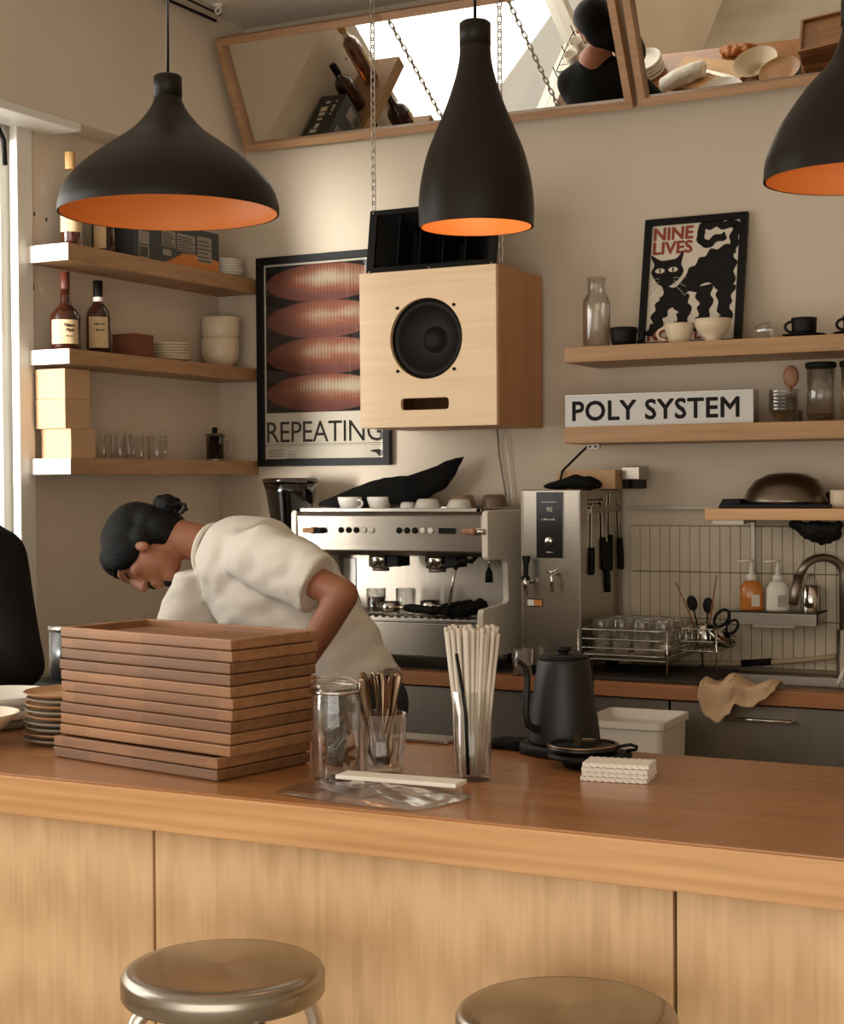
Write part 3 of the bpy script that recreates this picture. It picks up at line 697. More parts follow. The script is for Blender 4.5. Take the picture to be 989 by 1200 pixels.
# lower right shelf
ZL=1.744
for k in range(6):
    o=MB().lathe(vessel([(.024,0),(.026,.003),(.045,.03),(.050,.045)],.002),32).build('glass_bowl',glass,loc=(-1.315,4.99,ZL+.004+k*.011))
    tag(o,ordl(6,'clear glass bowl right of the lit sign, %s of the nest')[k],'bowl','nested glass bowls right of the sign')
tag(MB().box(-.03,.03,-.03,.03,0,.045).build('bowl_block',mat('brown_glass',(92,76,60),.4),loc=(-1.315,5.08,ZL),bevel=.006),'small brown block behind the nested glass bowls','block')
ws=thing('wooden_scoop','brown wooden scoop standing upright behind the nested glass bowls','scoop',(-1.31,5.06,ZL+.045))
MB().ball((0,0,.105),(.026,.014,.036)).build('scoop_bowl',mat('red_wood',(150,104,76),.5,noise_amt=.2,scale=30),ws); MB().tube([(0,0,0),(0,0,.09)],.006,8).build('handle',spoonwood,ws)
def canister(x_,label,content):
    t=thing('glass_canister',label,'canister',(x_,4.99,ZL),0,'glass canisters on the lower back shelf')
    MB().lathe([(0,.002),(.044,.002),(.0445,.17),(.042,.17),(.042,.006),(0,.006)],40).build('jar_glass',glass,t)
    MB().lathe([(.046,.168),(.048,.172),(.048,.182),(.044,.186),(0,.186)],40).build('lid',rubber,t)
    MB().lathe([(0,.0065),(.041,.0065),(.0415,content[0]),(0,content[0]+.002)],32).build('filling',content[1],t)
canister(-1.198,'glass canister with black lid and dark grounds at its base, beside glass bowls',(.025,coffee))
canister(-1.092,'glass canister with black lid half full of pale sugar, at the right edge',(.12,mat('brown_sugar',(206,160,112),.9,bump=.3)))

# ================================================================== BACK COUNTER
CZ=.93
bc=thing('back_counter','low steel back counter with cherry wood front edge','counter',(-2.2,4.72,0))
ox=2.2
MB().box(-3.58+ox,.4+ox,0,.075,.885,CZ).build('wood_edge',oak_back,bc,bevel=.002)
b=MB().plate([(-3.58+ox,.075),(.4+ox,.075),(.4+ox,.475),(-3.58+ox,.475)],[[(-1.50+ox,.15),(-.80+ox,.15),(-.80+ox,.36),(-1.50+ox,.36)]],-CZ,-.905,Rx(-PI/2))
b.build('steel_top',steel_dull,bc)
# sink
b=MB()
def rr_(i,z): return [V((-1.50+ox+i,.15+i,z)),V((-.80+ox-i,.15+i,z)),V((-.80+ox-i,.36-i,z)),V((-1.50+ox+i,.36-i,z))]
b.rings([rr_(-.012,.932),rr_(.002,.932),rr_(.002,.81),rr_(.02,.79)],False,True,sm=False); b.build('sink_basin',mat('satin_steel',(176,168,156),.5,.6),bc)
doors=[-3.56,-2.95,-2.28,-1.615,-.95,-.3,.38]
for a,c in zip(doors,doors[1:]):
    d=MB().box(a+ox+.003,c+ox-.003,.03,.05,.08,.878).build('door',steel_dull,bc,bevel=.003)
    if a>-1.7:
        xa=a+ox+.19
        MB().tube([(xa,.03,.838),(xa,.0,.838),(xa+.20,.0,.838),(xa+.20,.03,.838)],.006,10).build('handle',chrome,d)
MB().box(-3.56+ox,.38+ox,.05,.47,.0,.70).build('carcass',black,bc)

# side counter along the left wall
sc=thing('side_counter','steel counter along the left wall below the shelves','counter',(-3.40,4.2,0))
MB().box(-.2,.22,-.38,.50,.90,.93).build('top',steel_dull,sc,bevel=.002); MB().box(-.2,.2,-.36,.50,0,.90).build('cabinet',steel_dull,sc)
jt=thing('labelled_canister','clear plastic canister with white label on the side counter, behind the plates','canister',(-3.36,3.98,.945))
MB().lathe([(0,.002),(.058,.002),(.060,.16),(.057,.16),(.055,.006),(0,.006)],36).build('canister_body',frost,jt)
MB().lathe([(.062,.158),(.063,.162),(.063,.170),(0,.172)],36).build('lid',steel,jt)
b=MB(); n=8; rs=[[V((.0608*math.cos(va+.2-.4+.8*i/n),.0608*math.sin(va+.2-.4+.8*i/n),z)) for i in range(n+1)] for z in (.075,.105)]
b.rings(rs,False,False,closed=False); b.mi=1; b.marks(.032,.012,Rz(va+.25+PI/2)@T(-.016,-.0618,.084),5); b.build('label_sticker',[paper,ink],jt,fix=False)
tag(MB().box(-.1,.1,-.12,.12,0,.014).build('black_tray',black,loc=(-3.36,3.98,.931),bevel=.004),'flat black tray under the labelled canister on the side counter','tray')

# ================================================================== ESPRESSO MACHINE
em=thing('espresso_machine','two group white and steel espresso machine on the back counter','espresso machine',(-2.62,4.75,CZ))
MZ=lambda z: z-CZ
hw=.36
# legs
for sx_ in (-1,1):
    for yy in (.05,.38): MB().lathe([(.022,0),(.02,.02),(.022,.035)],20,(sx_*.30,yy,0)).build('foot',black,em)
# side panels: a C outline in the y-z plane
Cp=[(.0,.53),(.0,.385),(.012,.375),(.14,.372),(.155,.36),(.165,.235),(.15,.225),(-.03,.215),(-.04,.2),(-.04,.05),(.42,.05),(.43,.06),(.43,.53),(.42,.54),(.01,.54)]
for sx_,x0 in ((-1,-hw-.022),(1,hw)):
    MB().plate(Cp,[],0,.022,T(x0,0,0)@Matrix(((0,1,0,0),(1,0,0,0),(0,0,1,0),(0,0,0,1)))).build('side_panel',wenamel,em,bevel=.004)
# top control housing
b=MB().prism([(.012,.535),(.002,.52),(.012,.40),(.03,.385),(.20,.385),(.43,.385),(.43,.535)],-hw,hw,Matrix(((0,1,0,0),(1,0,0,0),(0,0,1,0),(0,0,0,1)))); hb=b.build('control_housing',steel_h,em,bevel=.004)
MB().box(-hw+.01,hw-.01,.30,.42,.10,.385).build('back_splash',steel_dull,em)
MB().box(-hw,hw,-.03,.42,.05,.165).build('drip_housing',steel_h,em,bevel=.004)
b=MB().box(-hw,hw,-.035,.30,.165,.178); b.build('drip_rim',steel,em,bevel=.002)
b=MB()
for k in range(24): b.box(-hw+.02+k*.029,-hw+.032+k*.029,-.02,.29,.178,.182)
b.build('drip_grate',steel,em)
b=MB()
for x0,x1 in ((-hw,-hw+.02),(hw-.02,hw)): b.box(x0,x1,.0,.42,.535,.548)
b.box(-hw,hw,.0,.02,.535,.548).box(-hw,hw,.40,.42,.535,.548); b.build('cup_rail',steel,em,bevel=.002)
for gx in (-.077,.145):
    g=MB().lathe([(.036,.0),(.042,.004),(.042,.035),(.038,.05),(0,.05)],36,(gx,.10,.340)).build('group_head',chrome,em)
    MB().lathe([(.03,0),(.03,.012),(0,.012)],28,(gx,.10,.328)).build('shower_screen',steel_dull,g)
    MB().box(gx+.045,gx+.09,.06,.15,.345,.385).build('group_bracket',black,em,bevel=.004)
def btn(x_,z_,m_,parent):
    MB().lathe([(.0105,0),(.0105,.004),(.009,.006),(0,.006)],20,M=T(x_,.006,z_)@Rx(PI/2)).build('button',m_,parent)
for i in range(5):
    btn(-.18+i*.0303,.472,ink if i<3 else wh,em); btn(.048+i*.0303,.472,ink if i<3 else wh,em)
MB().box(.20,.262,.001,.006,.462,.482).build('display',blackgl,em)
for (x_,s_) in ((-.357,1),(.262,-1)):
    kb=MB().lathe([(.008,0),(.008,.03),(.012,.032),(.012,.045),(.006,.047)],20,M=T(x_+.03,-.004,.47)@Ry(PI/2)).build('steam_knob',copperpad,em)
    MB().lathe([(.010,0),(.010,.035),(0,.036)],20,M=T(x_+.078,-.004,.47)@Ry(PI/2)).build('knob_end',black if s_>0 else chrome,kb)
# steam wand
MB().tube([(.31,.06,.385),(.31,.03,.37),(.285,.02,.372),(.262,.015,.365),(.258,.01,.345)],.008,10).build('wand_joint',rubber,em)
MB().tube([(.258,.01,.35),(.25,.006,.30),(.238,.0,.225)],.0055,10).build('steam_wand',chrome,em)
MB().tube([(.330,.12,.385),(.330,.12,.34)],.004,8).build('hot_water_pipe',chrome,em); MB().lathe([(.004,.05),(.012,.035),(.014,0),(0,0)],16,(.330,.12,.295)).build('hot_water_tip',rubber,em)
MB().box(-.345,-.29,.295,.301,.20,.36).build('button_plate',wpl,em,bevel=.004)
# portafilters on the drip tray
for k,(px_,rot,lb_) in enumerate(((-.085+.12,math.radians(-12),'left portafilter with black handle lying on the drip tray'),(-.0+.14,math.radians(-20),'right portafilter with black handle lying on the drip tray'))):
    t=thing('portafilter',lb_,'portafilter',(-2.62+px_-.05,4.80+k*.10,CZ+.183),rot,'portafilters on the drip tray')
    MB().lathe([(0,.008),(.03,.008),(.036,.014),(.036,.042),(.033,.042),(.031,.016),(0,.014)],32).build('basket_ring',chrome,t)
    MB().tube([(.034,0,.026),(.075,0,.024)],.008,10).build('neck',chrome,t)
    MB().loft([((.07,0,.024),(0,.011,0),(0,0,.011)),((.10,0,.024),(0,.015,0),(0,0,.015)),((.16,0,.022),(0,.013,0),(0,0,.013)),((.19,0,.02),(0,.015,0),(0,0,.015)),((.20,0,.02),(0,.008,0),(0,0,.008))]).build('handle',rubber,t)
    MB().ball((-.036,0,.02),.011,u=12,v=8).build('spout',chrome,t)
# drinks and rag on the drip tray
def drink(loc,r,h,lv,m_,label,cat='glass'):
    t=thing('glass_of_drink' if lv else 'glass',label,cat,loc)
    prof=[(0,0),(r*.86,0),(r*.88,.002),(r,h),(r-.002,h),(r*.86-.001,.006),(0,.006)]
    MB().lathe(prof,32).build('glass_body',glass,t)
    if lv: MB().lathe([(0,.007),(r*.86-.002,.007),(r*.88+ (r*.1)*lv/h-.003,lv),(0,lv)],32).build('drink_fill',m_,t)
drink((-2.705,4.83,CZ+.183),.036,.085,.055,mat('black_coffee',(58,28,14),.12),'small glass of black coffee on the drip tray')
drink((-2.605,4.86,CZ+.183),.036,.085,.0,None,'empty small glass right of the coffee on the drip tray')
def rag(name,pts,m_,label,cat,seg=22,namp=.012,nf=18,pw=.9):
    b=MB(); b.loft(pts,seg,pw=pw); o=b.build(name,m_); 
    remesh(o,.006,3,lambda p:(noise.noise(p*nf)*namp+noise.noise(p*nf*2.3)*namp*.4)); return tag(o,label,cat)
rag('rag',[((-2.46,4.80,1.125),(0,.05,0),(0,0,.012)),((-2.40,4.80,1.135),(0,.06,0),(0,0,.022)),((-2.33,4.81,1.14),(0,.05,0),(0,0,.024)),((-2.285,4.82,1.15),(0,.03,0),(0,0,.018))],blackcl,'crumpled black rag at the right end of the drip tray','cloth',namp=.014,nf=30)
# cups on top
EZ=CZ+.548
MZt=CZ+.535
for x_,y_,hd,lbl in ((-2.905,5.0,math.radians(-20),'white cup on the espresso machine, first from the left'),(-2.80,5.03,None,'white cup on the espresso machine, second from the left')):
    cup('cup',.046,.048,wh,(x_,y_,MZt),lbl,'cups on the espresso machine',handle=hd,taper=.72)
cup('cup',.030,.030,wh,(-2.69,5.04,MZt),'smallest white cup in the middle of the espresso machine top','cups on the espresso machine',taper=.8,flip=True)
cup('cup',.048,.042,wh,(-2.60,5.02,MZt),'upturned white cup on the espresso machine, right of the smallest one','cups on the espresso machine',flip=True)
cup('cup',.046,.040,wh,(-2.465,5.0,MZt),'upturned white cup near the right corner of the espresso machine','cups on the espresso machine',flip=True)
cup('cup',.050,.055,mat('tan_glaze',(150,124,96),.4),(-2.50,5.10,MZt),'tan upturned cup behind the white ones at the right corner of the espresso machine','cups on the espresso machine',flip=True)
cup('cup',.050,.055,mat('brown_glaze',(112,90,70),.4),(-2.37,5.09,MZt),'brown upturned cup at the far right corner of the espresso machine','cups on the espresso machine',flip=True)
pts=[((-3.06,5.06,1.487),(0,.03,0),(0,0,.008)),((-3.0,5.05,1.495),(0,.05,0),(0,0,.022)),((-2.90,5.06,1.515),(0,.055,0),(0,0,.045)),((-2.80,5.06,1.53),(0,.05,0),(0,0,.052)),((-2.70,5.06,1.54),(0,.045,0),(.0,0,.052)),((-2.62,5.07,1.56),(0,.035,0),(0,0,.05)),((-2.56,5.08,1.59),(0,.02,0),(0,0,.045)),((-2.52,5.09,1.625),(0,.01,0),(0,0,.028)),((-2.495,5.10,1.652),(0,.004,0),(0,0,.006))]
rag('cloth_bag',pts,blackcl,'black cloth draped in a peak on the espresso machine','cloth',namp=.010,nf=11)
# grinder
gr=thing('coffee_grinder','coffee grinder with smoky bean hopper left of the espresso machine','grinder',(-3.16,5.0,CZ))
MB().lathe([(.07,.47),(.092,.60),(.102,.64),(.100,.64),(.088,.60),(.066,.47)],40,caps=False).build('hopper',grey_glass,gr)
MB().lathe([(0,.473),(.066,.473),(.082,.55),(0,.555)],32).build('beans',coffee,gr)
MB().lathe([(.104,.638),(.105,.650),(.09,.655),(0,.655)],40).build('hopper_lid',grey_glass,gr)
MB().lathe([(.075,.0),(.08,.02),(.07,.05),(.065,.1),(.07,.3),(.075,.44),(.072,.47),(0,.47)],36).build('grinder_body',black,gr)
MB().tube([(0,-.06,.36),(0,-.12,.34)],.02,14).build('chute',black,gr)

# ================================================================== WATER BOILER
wb=thing('water_boiler','tall steel hot water boiler with black control panel right of the espresso machine','boiler',(-2.034,4.80,CZ))
MB().box(-.105,.105,0,.385,.03,.608).build('casing',steel,wb,bevel=.004)
b=MB().box(-.104,-.098,-.002,0,.03,.60).box(.098,.104,-.002,0,.03,.60).box(-.098,.098,-.002,0,.377,.381); b.build('seam_strips',steel_dull,wb)
for sx_ in (-1,1):
    for yy in (.04,.34): MB().lathe([(.02,0),(.02,.03)],16,(sx_*.08,yy,0)).build('foot',black,wb)
b=MB().box(-.048,.044,-.006,0,.385,.600); b.mi=1
b.text('90',.022,T(-.012,-.0063,.536),bold=.0004); b.box(-.03,.022,-.0066,-.006,.566,.5685); b.marks(.05,.006,T(-.030,-.0063,.508),6); b.marks(.024,.004,T(-.014,-.0063,.402),5)
b.build('control_panel',[blackgl,mat('panel_print',(196,190,176),.5)],wb)
MB().lathe([(.0145,0),(.0145,.006),(.011,.009),(0,.009)],24,M=T(-.003,-.006,.440)@Rx(PI/2)).build('dial',chrome,wb)
tp=MB().tube([(-.07,0,.31),(-.07,-.035,.31)],.011,12).build('tap',chrome,wb)
MB().lathe([(0,-.04),(.007,-.038),(.009,.0),(.011,.02),(0,.02)],16,(-.07,-.045,.30)).build('tap_nozzle',chrome,tp)
MB().loft([((-.07,-.045,.315),(.016,0,0),(0,.010,0)),((-.07,-.045,.322),(.016,0,0),(0,.010,0)),((-.07,-.045,.33),(.009,0,0),(0,.006,0)),((-.07,-.042,.36),(.009,0,0),(0,.006,0)),((-.07,-.038,.385),(.015,0,0),(0,.008,0)),((-.07,-.038,.392),(.015,0,0),(0,.008,0))],16).build('tap_lever',rubber,tp)
tp=MB().tube([(.02,0,.335),(.02,-.035,.335),(.02,-.04,.325),(.02,-.04,.275)],.006,12).build('tap',chrome,wb)
MB().tube([(.003,-.035,.342),(.02,-.036,.34),(.04,-.036,.352)],.005,10).build('tap_lever',chrome,tp)
b=MB().box(-.085,-.029,-.0015,0,.224,.25); b.mi=1; b.box(-.083,-.06,-.002,-.0015,.227,.247); b.mi=2; b.box(-.058,-.031,-.002,-.0015,.227,.247); b.build('warning_sticker',[ink,wh,orange_card],wb)
b=MB()
for k in range(6):
    for j in range(3): b.box(.1052,.1058,.06+k*.03,.078+k*.03,.57-j*.013,.576-j*.013)
b.build('vent_slots',ink,wb)
# on top of the boiler
t=thing('kraft_box','low tan box on top of the water boiler, behind the black pouch','box',(-1.98,5.06,CZ+.608)); MB().box(-.115,.095,-.06,.06,0,.062).build('box_body',mat('tan_board',(188,150,112),.8),t,bevel=.002)
MB().box(-.1155,.0955,-.0605,.0605,.05,.0635).build('lid',mat('tan_board',(188,150,112),.8),t,bevel=.001)
rag('pouch',[((-2.09,4.90,1.547),(0,.04,0),(0,0,.008)),((-2.04,4.90,1.555),(0,.05,0),(0,0,.014)),((-1.98,4.90,1.562),(0,.05,0),(0,0,.022)),((-1.93,4.90,1.56),(0,.045,0),(0,0,.022)),((-1.905,4.9,1.552),(0,.03,0),(0,0,.012))],blackcl,'folded black pouch on top of the water boiler','pouch',namp=.006,nf=25)
t=thing('steel_caddy','narrow steel caddy at the back right of the water boiler top','caddy',(-1.865,5.10,CZ+.608)); MB().box(-.018,.045,-.05,.05,.03,.075).build('caddy_body',steel,t,bevel=.003); MB().box(-.015,.005,-.04,.04,0,.03).box(.02,.04,-.04,.04,0,.03).build('caddy_feet',black,t)
# knives on the boiler side
kn=[(4.90,1.49,.20,.09,'first'),(4.985,1.50,.17,.11,'second'),(5.0,1.51,.21,.17,'third'),(5.065,1.52,.19,.12,'fourth'),(5.14,1.50,.18,.11,'fifth')]
for i,(y_,z_,bl,hl,w_) in enumerate(kn):
    t=thing('kitchen_knife','black handled knife hanging on the right side of the water boiler, %s from its front'%w_,'knife',(-1.923,y_,z_),0,'knives hanging on the water boiler')
    tilt=Rx(math.radians((-4,3,6,-3,5)[i]))
    bl_=bl*(.72)
    MB().prism([(-.014,0),(.006,.0),(.012,-.03),(.012,-bl_),(-.012,-bl_)],0,.002,tilt@Rz(PI/2)).build('blade',steel,t)
    MB().loft([(tilt@V((.0,0,-bl_)),(.006,0,0),(0,.011,0)),(tilt@V((.0,0,-bl_-hl*.4)),(.008,0,0),(0,.013,0)),(tilt@V((0,0,-bl_-hl*.9)),(.008,0,0),(0,.012,0)),(tilt@V((0,0,-bl_-hl)),(.006,0,0),(0,.009,0))],16).build('handle',rubber,t)
tag(MB().box(0,.008,-.15,.12,-.01,.012).build('magnet_strip',steel_dull,loc=(-1.9285,5.03,1.47)),'thin steel magnetic strip holding knives on the water boiler','knife rack')

# glass beside the boiler
o=tumbler(.036,.085,'glass'); o.location=(-2.12,4.762,CZ); tag(o,'clear tumbler on the back counter edge in front of the water boiler','glass')

# ================================================================== DRYING RACK
dr=thing('drying_rack','chrome wire drying rack on the back counter','dish rack',(-1.775,4.76,CZ+.012))
x0,x1,y0,y1=-.148,.150,0,.36
def loop(z,in_=0): return [(x0+in_,y0+in_,z),(x1-in_,y0+in_,z),(x1-in_,y1-in_,z),(x0+in_,y1-in_,z)]
def densify(p,n=6):
    out=[]; N=len(p)
    for i in range(N):
        a,b_=V(p[i]),V(p[(i+1)%N])
        for k in range(n): out.append(a.lerp(b_,(k+.3)/n))
    return out
b=MB()
for z in (.148,.118,.09,.068): b.tube(densify(loop(z)),.0022 if z!=.148 else .003,8,closed=True)
b.build('side_wires',chrome,dr)
b=MB()
for k in range(16): b.tube([(x0+.008+k*.0187,y0,.068),(x0+.008+k*.0187,y1,.068)],.0016,6)
b.build('floor_wires',chrome,dr)
for (xx,yy) in ((x0,y0),(x1,y0),(x1,y1),(x0,y1)): MB().tube([(xx,yy,.15),(xx,yy,0)],.0035,8).build('leg',chrome,dr)
MB().box(x0+.01,x1-.01,y0+.01,y1-.01,.05,.055).build('drip_tray',steel,dr,bevel=.002)
b=MB()
sx0=x1+.002; 
for z in (.15,.11,.08): b.tube(densify([(sx0,.12,z),(sx0+.12,.12,z),(sx0+.12,y1,z),(sx0,y1,z)]),.002,6,closed=True)
for k in range(7): b.tube([(sx0+k*.02,.12,.15),(sx0+k*.02,.12,.08),(sx0+k*.02,y1,.08)],.0014,6)
b.tube([(sx0+.12,.12,.15),(sx0+.12,.12,.0)],.003,8)
b.build('side_basket',chrome,dr)
base=tumbler(.036,.105,flip=True,name='drying_glass'); k=0
ROWS=['front','middle','back']; COLS=['first','second','third','fourth']
for j in range(3):
    for i in range(4):
        lb_='upturned glass drying on the rack, %s row, %s from the left'%(ROWS[j],COLS[i]); p=(-1.882+i*.071,4.86+j*.085,CZ+.083)
        if k==0: base.location=p; tag(base,lb_,'glass','glasses drying on the rack')
        else: tag(dup(base,p,(0,0,0)),lb_,'glass','glasses drying on the rack')
        k+=1
# pepper of small things on the rack
ut=tag(MB().lathe(vessel([(.030,0),(.031,.002),(.032,.075)],.002),30).build('steel_cup',chrome,loc=(-1.595,5.06,CZ+.084)),'steel utensil cup at the right end of the drying rack','cup')
def spoon(loc,rot,L_,m_,label,grp,name='spoon',br=(.018,.006,.026),cat='spoon',hr=.003,m2=None):
    t=thing(name,label,cat,loc,0,grp); t.rotation_euler=rot
    MB().tube([(0,0,0),(0,0,L_*.5),(0,0,L_)],hr,8).build('handle',m_,t)
    MB().ball((0,.0,L_+br[2]*.8),br).build('spoon_bowl',m2 or m_,t); return t
UZ=CZ+.088
spoon((-1.605,5.06,UZ),(0,math.radians(-14),0),.125,rubber,'black serving spoon standing in the utensil cup, left one','utensils in the steel cup')
spoon((-1.595,5.065,UZ),(0,math.radians(3),0),.115,rubber,'black serving spoon standing in the utensil cup, right one','utensils in the steel cup')
tag(MB().tube([(-1.605,5.05,UZ),(-1.655,5.06,UZ+.12),(-1.70,5.07,UZ+.21)],.0035,8,r1=.002).build('chopstick',spoonwood),'brown chopstick leaning left in the utensil cup','chopstick','chopsticks in the steel cup')
tag(MB().tube([(-1.59,5.05,UZ),(-1.575,5.06,UZ+.12),(-1.56,5.07,UZ+.235)],.0035,8,r1=.002).build('chopstick',spoonwood),'brown chopstick leaning right in the utensil cup','chopstick','chopsticks in the steel cup')
t=thing('scissors','black handled scissors leaning at the right of the utensil cup','scissors',(-1.585,5.05,UZ)); t.rotation_euler=(0,math.radians(38),0)
MB().box(-.006,.006,-.001,.001,-.01,.07).build('blades',steel,t)
for s_,q in ((-1,.032),(1,.026)):
    MB().tube([V((s_*.022+q*.62*math.cos(a*PI/8),0,.105+q*math.sin(a*PI/8))) for a in range(16)],.005,8,closed=True).build('handle',rubber,t)
tag(MB().lathe(vessel([(.016,0),(.02,.002),(.05,.02),(.058,.036)],.002),36,M=Ry(math.radians(35))).build('steel_bowl',chrome,loc=(-1.545,5.0,CZ+.105)),'small steel bowl lying tilted on the right side of the drying rack','bowl')
tag(MB().lathe(vessel([(.014,0),(.018,.002),(.03,.015),(.034,.03)],.002),30,M=Rx(math.radians(10))).build('steel_bowl',steel,loc=(-1.665,4.83,CZ+.074)),'small dark dish inside the front right of the drying rack','bowl')
# dark mat + folded towel under rack
tag(MB().box(-.13,.29,-.01,.36,0,.012).build('drying_mat',mat('dark_mat',(52,42,34),.8),loc=(-1.79,4.76,CZ),bevel=.004),'dark drying mat under the wire rack','mat')

# ================================================================== POT SHELF over sink
ps=thing('pot_shelf','pale oak shelf on steel brackets above the sink','shelf',(-1.54,5.18,1.439))
MB().box(0,2.0,-.30,-.0,0,.036).build('board',oak_edge,ps,bevel=.002)
for xx in (.075,1.2):
    MB().box(xx-.006,xx+.006,-.02,-.002,-.25,0).box(xx-.006,xx+.006,-.27,-.002,-.014,0).build('bracket',steel,ps)
MB().box(.02,.12,-.28,-.26,-.014,0).build('bracket_lip',steel,ps)
tag(MB().lathe([(.14,0),(.138,.012),(.125,.045),(.098,.075),(.06,.093),(.02,.098),(0,.098),(0,.094),(.058,.089),(.094,.072),(.121,.043),(.134,.012),(.136,0)],56).build('upturned_bowl',mat('dull_bowl_steel',(128,116,102),.32,1),loc=(-1.315,5.03,1.489)),'large steel bowl turned upside down on the shelf above the sink','bowl')
b=MB().box(-.15,.16,-.07,-.03,0,.014); tag(b.build('black_clip_rail',black,loc=(-1.31,4.96,1.475),bevel=.003),'flat black bar under the front of the upturned steel bowl','bar')
b=MB().prism([(-.05,0),(.03,0),(.02,.03),(-.035,.03)],-.03,.03,I4); tag(b.build('black_block',black,loc=(-1.46,4.95,1.475),bevel=.003),'black block at the left end of the shelf above the sink','block')
cup('cup',.036,.055,crm,(-1.135,4.99,1.475),'pale cup right of the upturned bowl on the shelf above the sink',None,taper=.88)
tag(MB().ball((0,0,.022),(.022,.018,.022)).ball((.01,0,.04),.014).build('rubber_bung',rubber,loc=(-1.185,5.03,1.476)),'black rounded rubber bung between the upturned bowl and pale cup','bung')
rag('hanging_gloves',[((-1.20,4.95,1.43),(.085,0,0),(0,.04,0)),((-1.20,4.95,1.41),(.08,0,0),(0,.04,0)),((-1.19,4.95,1.385),(.06,0,0),(0,.035,0)),((-1.19,4.95,1.368),(.035,0,0),(0,.02,0))],rubber,'black rubber gloves bunched under the shelf above the sink','gloves',namp=.016,nf=26)

# ================================================================== SOAP SHELF
ss=thing('soap_shelf','small steel ledge with two soap bottles on the tiles','shelf',(-1.51,5.179,1.098))
MB().box(0,.285,-.13,-.126,0,.042).box(0,.285,-.13,-.0,.038,.042).box(0,.003,-.13,-.001,0,.042).box(.282,.285,-.13,-.001,0,.042).build('ledge',steel,ss)
MB().box(.065,.205,-.10,-.03,-.012,-.0).build('white_holder',wpl,ss,bevel=.003)
def pump(loc,m_,label,rz):
    t=thing('soap_bottle',label,'soap bottle',loc,rz,'pump soap bottles')
    MB().loft([((0,0,0),(.036,0,0),(0,.024,0)),((0,0,.004),(.038,0,0),(0,.026,0)),((0,0,.07),(.037,0,0),(0,.025,0)),((0,0,.088),(.028,0,0),(0,.019,0)),((0,0,.096),(.016,0,0),(0,.013,0))],32,pw=.8).build('bottle_body',m_,t)
    pc=MB().lathe([(.018,.095),(.018,.112),(.012,.116),(.008,.118),(.008,.140),(0,.14)],24).build('pump_collar',wpl,t)
    MB().tube([(0,0,.12),(0,0,.158)],.004,8).build('pump_stem',wpl,pc)
    MB().loft([((.008,0,.158),(0,.007,0),(0,0,.004)),((-.01,0,.160),(0,.007,0),(0,0,.004)),((-.045,0,.157),(0,.004,0),(0,0,.003))],12).build('pump_spout',wpl,pc)
    MB().box(-.002,.024,-.0268,-.0255,.012,.05).build('label_sticker',offpaper if m_!=wpl else greyc,t)
pump((-1.455,5.11,1.141),orangesoap,'amber soap bottle with white pump on the steel ledge',math.radians(20))
pump((-1.368,5.11,1.141),wpl,'white soap bottle with white pump on the steel ledge',math.radians(20))
sp_=thing('steel_cup','steel cup with ball whisk at the right end of the steel ledge','cup',(-1.262,5.115,1.141))
MB().lathe(vessel([(.032,0),(.033,.002),(.033,.082)],.002),36).build('cup_body',chrome,sp_)
bw=thing('ball_whisk','wire ball whisk standing in the steel cup by the faucet','whisk',(-1.262,5.115,1.146))
b=MB(); 
for k in range(6):
    Mk=T(0,0,.085)@Rz(k*PI/6); b.tube([Mk@V((.020*math.cos(a*PI/8),0,.028*math.sin(a*PI/8))) for a in range(16)],.0013,6,closed=True)
b.build('wire_loops',steel_dull,bw); MB().tube([(0,0,0),(0,0,.06)],.005,8).build('handle',steel,bw)

# ================================================================== FAUCET, hose
fc=thing('faucet','tall arched steel pull-down faucet behind the sink','faucet',(-1.165,5.145,CZ))
MB().lathe([(.026,0),(.026,.004),(.021,.008),(.021,.15),(.015,.155),(0,.155)],28).build('faucet_body',steel,fc)
pts=[(0,0,.15),(0,0,.33)]+[V((-.055+.055*math.cos(a*PI/10),-.05*(1-math.cos(a*PI/10))/1,.33+.055*math.sin(a*PI/10))) for a in range(1,9)]
pts+= [(-.118,-.105,.325)]
MB().tube(pts,.0135,16).build('spout_arch',steel_dull,fc)
MB().tube([(-.117,-.104,.33),(-.128,-.112,.27),(-.133,-.116,.235)],.0165,16,r1=.0145).build('spray_head',copperpad if False else steel_dull,fc)
MB().tube([(.02,0,.10),(.055,-.01,.10)],.012,12).build('lever_hub',steel,fc); MB().tube([(.04,-.01,.085),(.01,-.05,.02),(-.005,-.07,-.02)],.007,10).build('lever',wpl,fc)
t=thing('shower_hose','cream hose with black grip lying along the tiles behind the sink','hose',(-1.5,5.15,CZ+.02))
MB().tube([(-.28,-.02,.0),(-.1,-.0,.002),(.05,0,.01),(.22,.0,.03),(.31,.0,.045)],.009,10).build('hose_pipe',mat('cream_hose',(170,150,122),.5),t); MB().tube([(.0,0,.008),(.1,0,.018)],.0115,10).build('hose_grip',rubber,t)

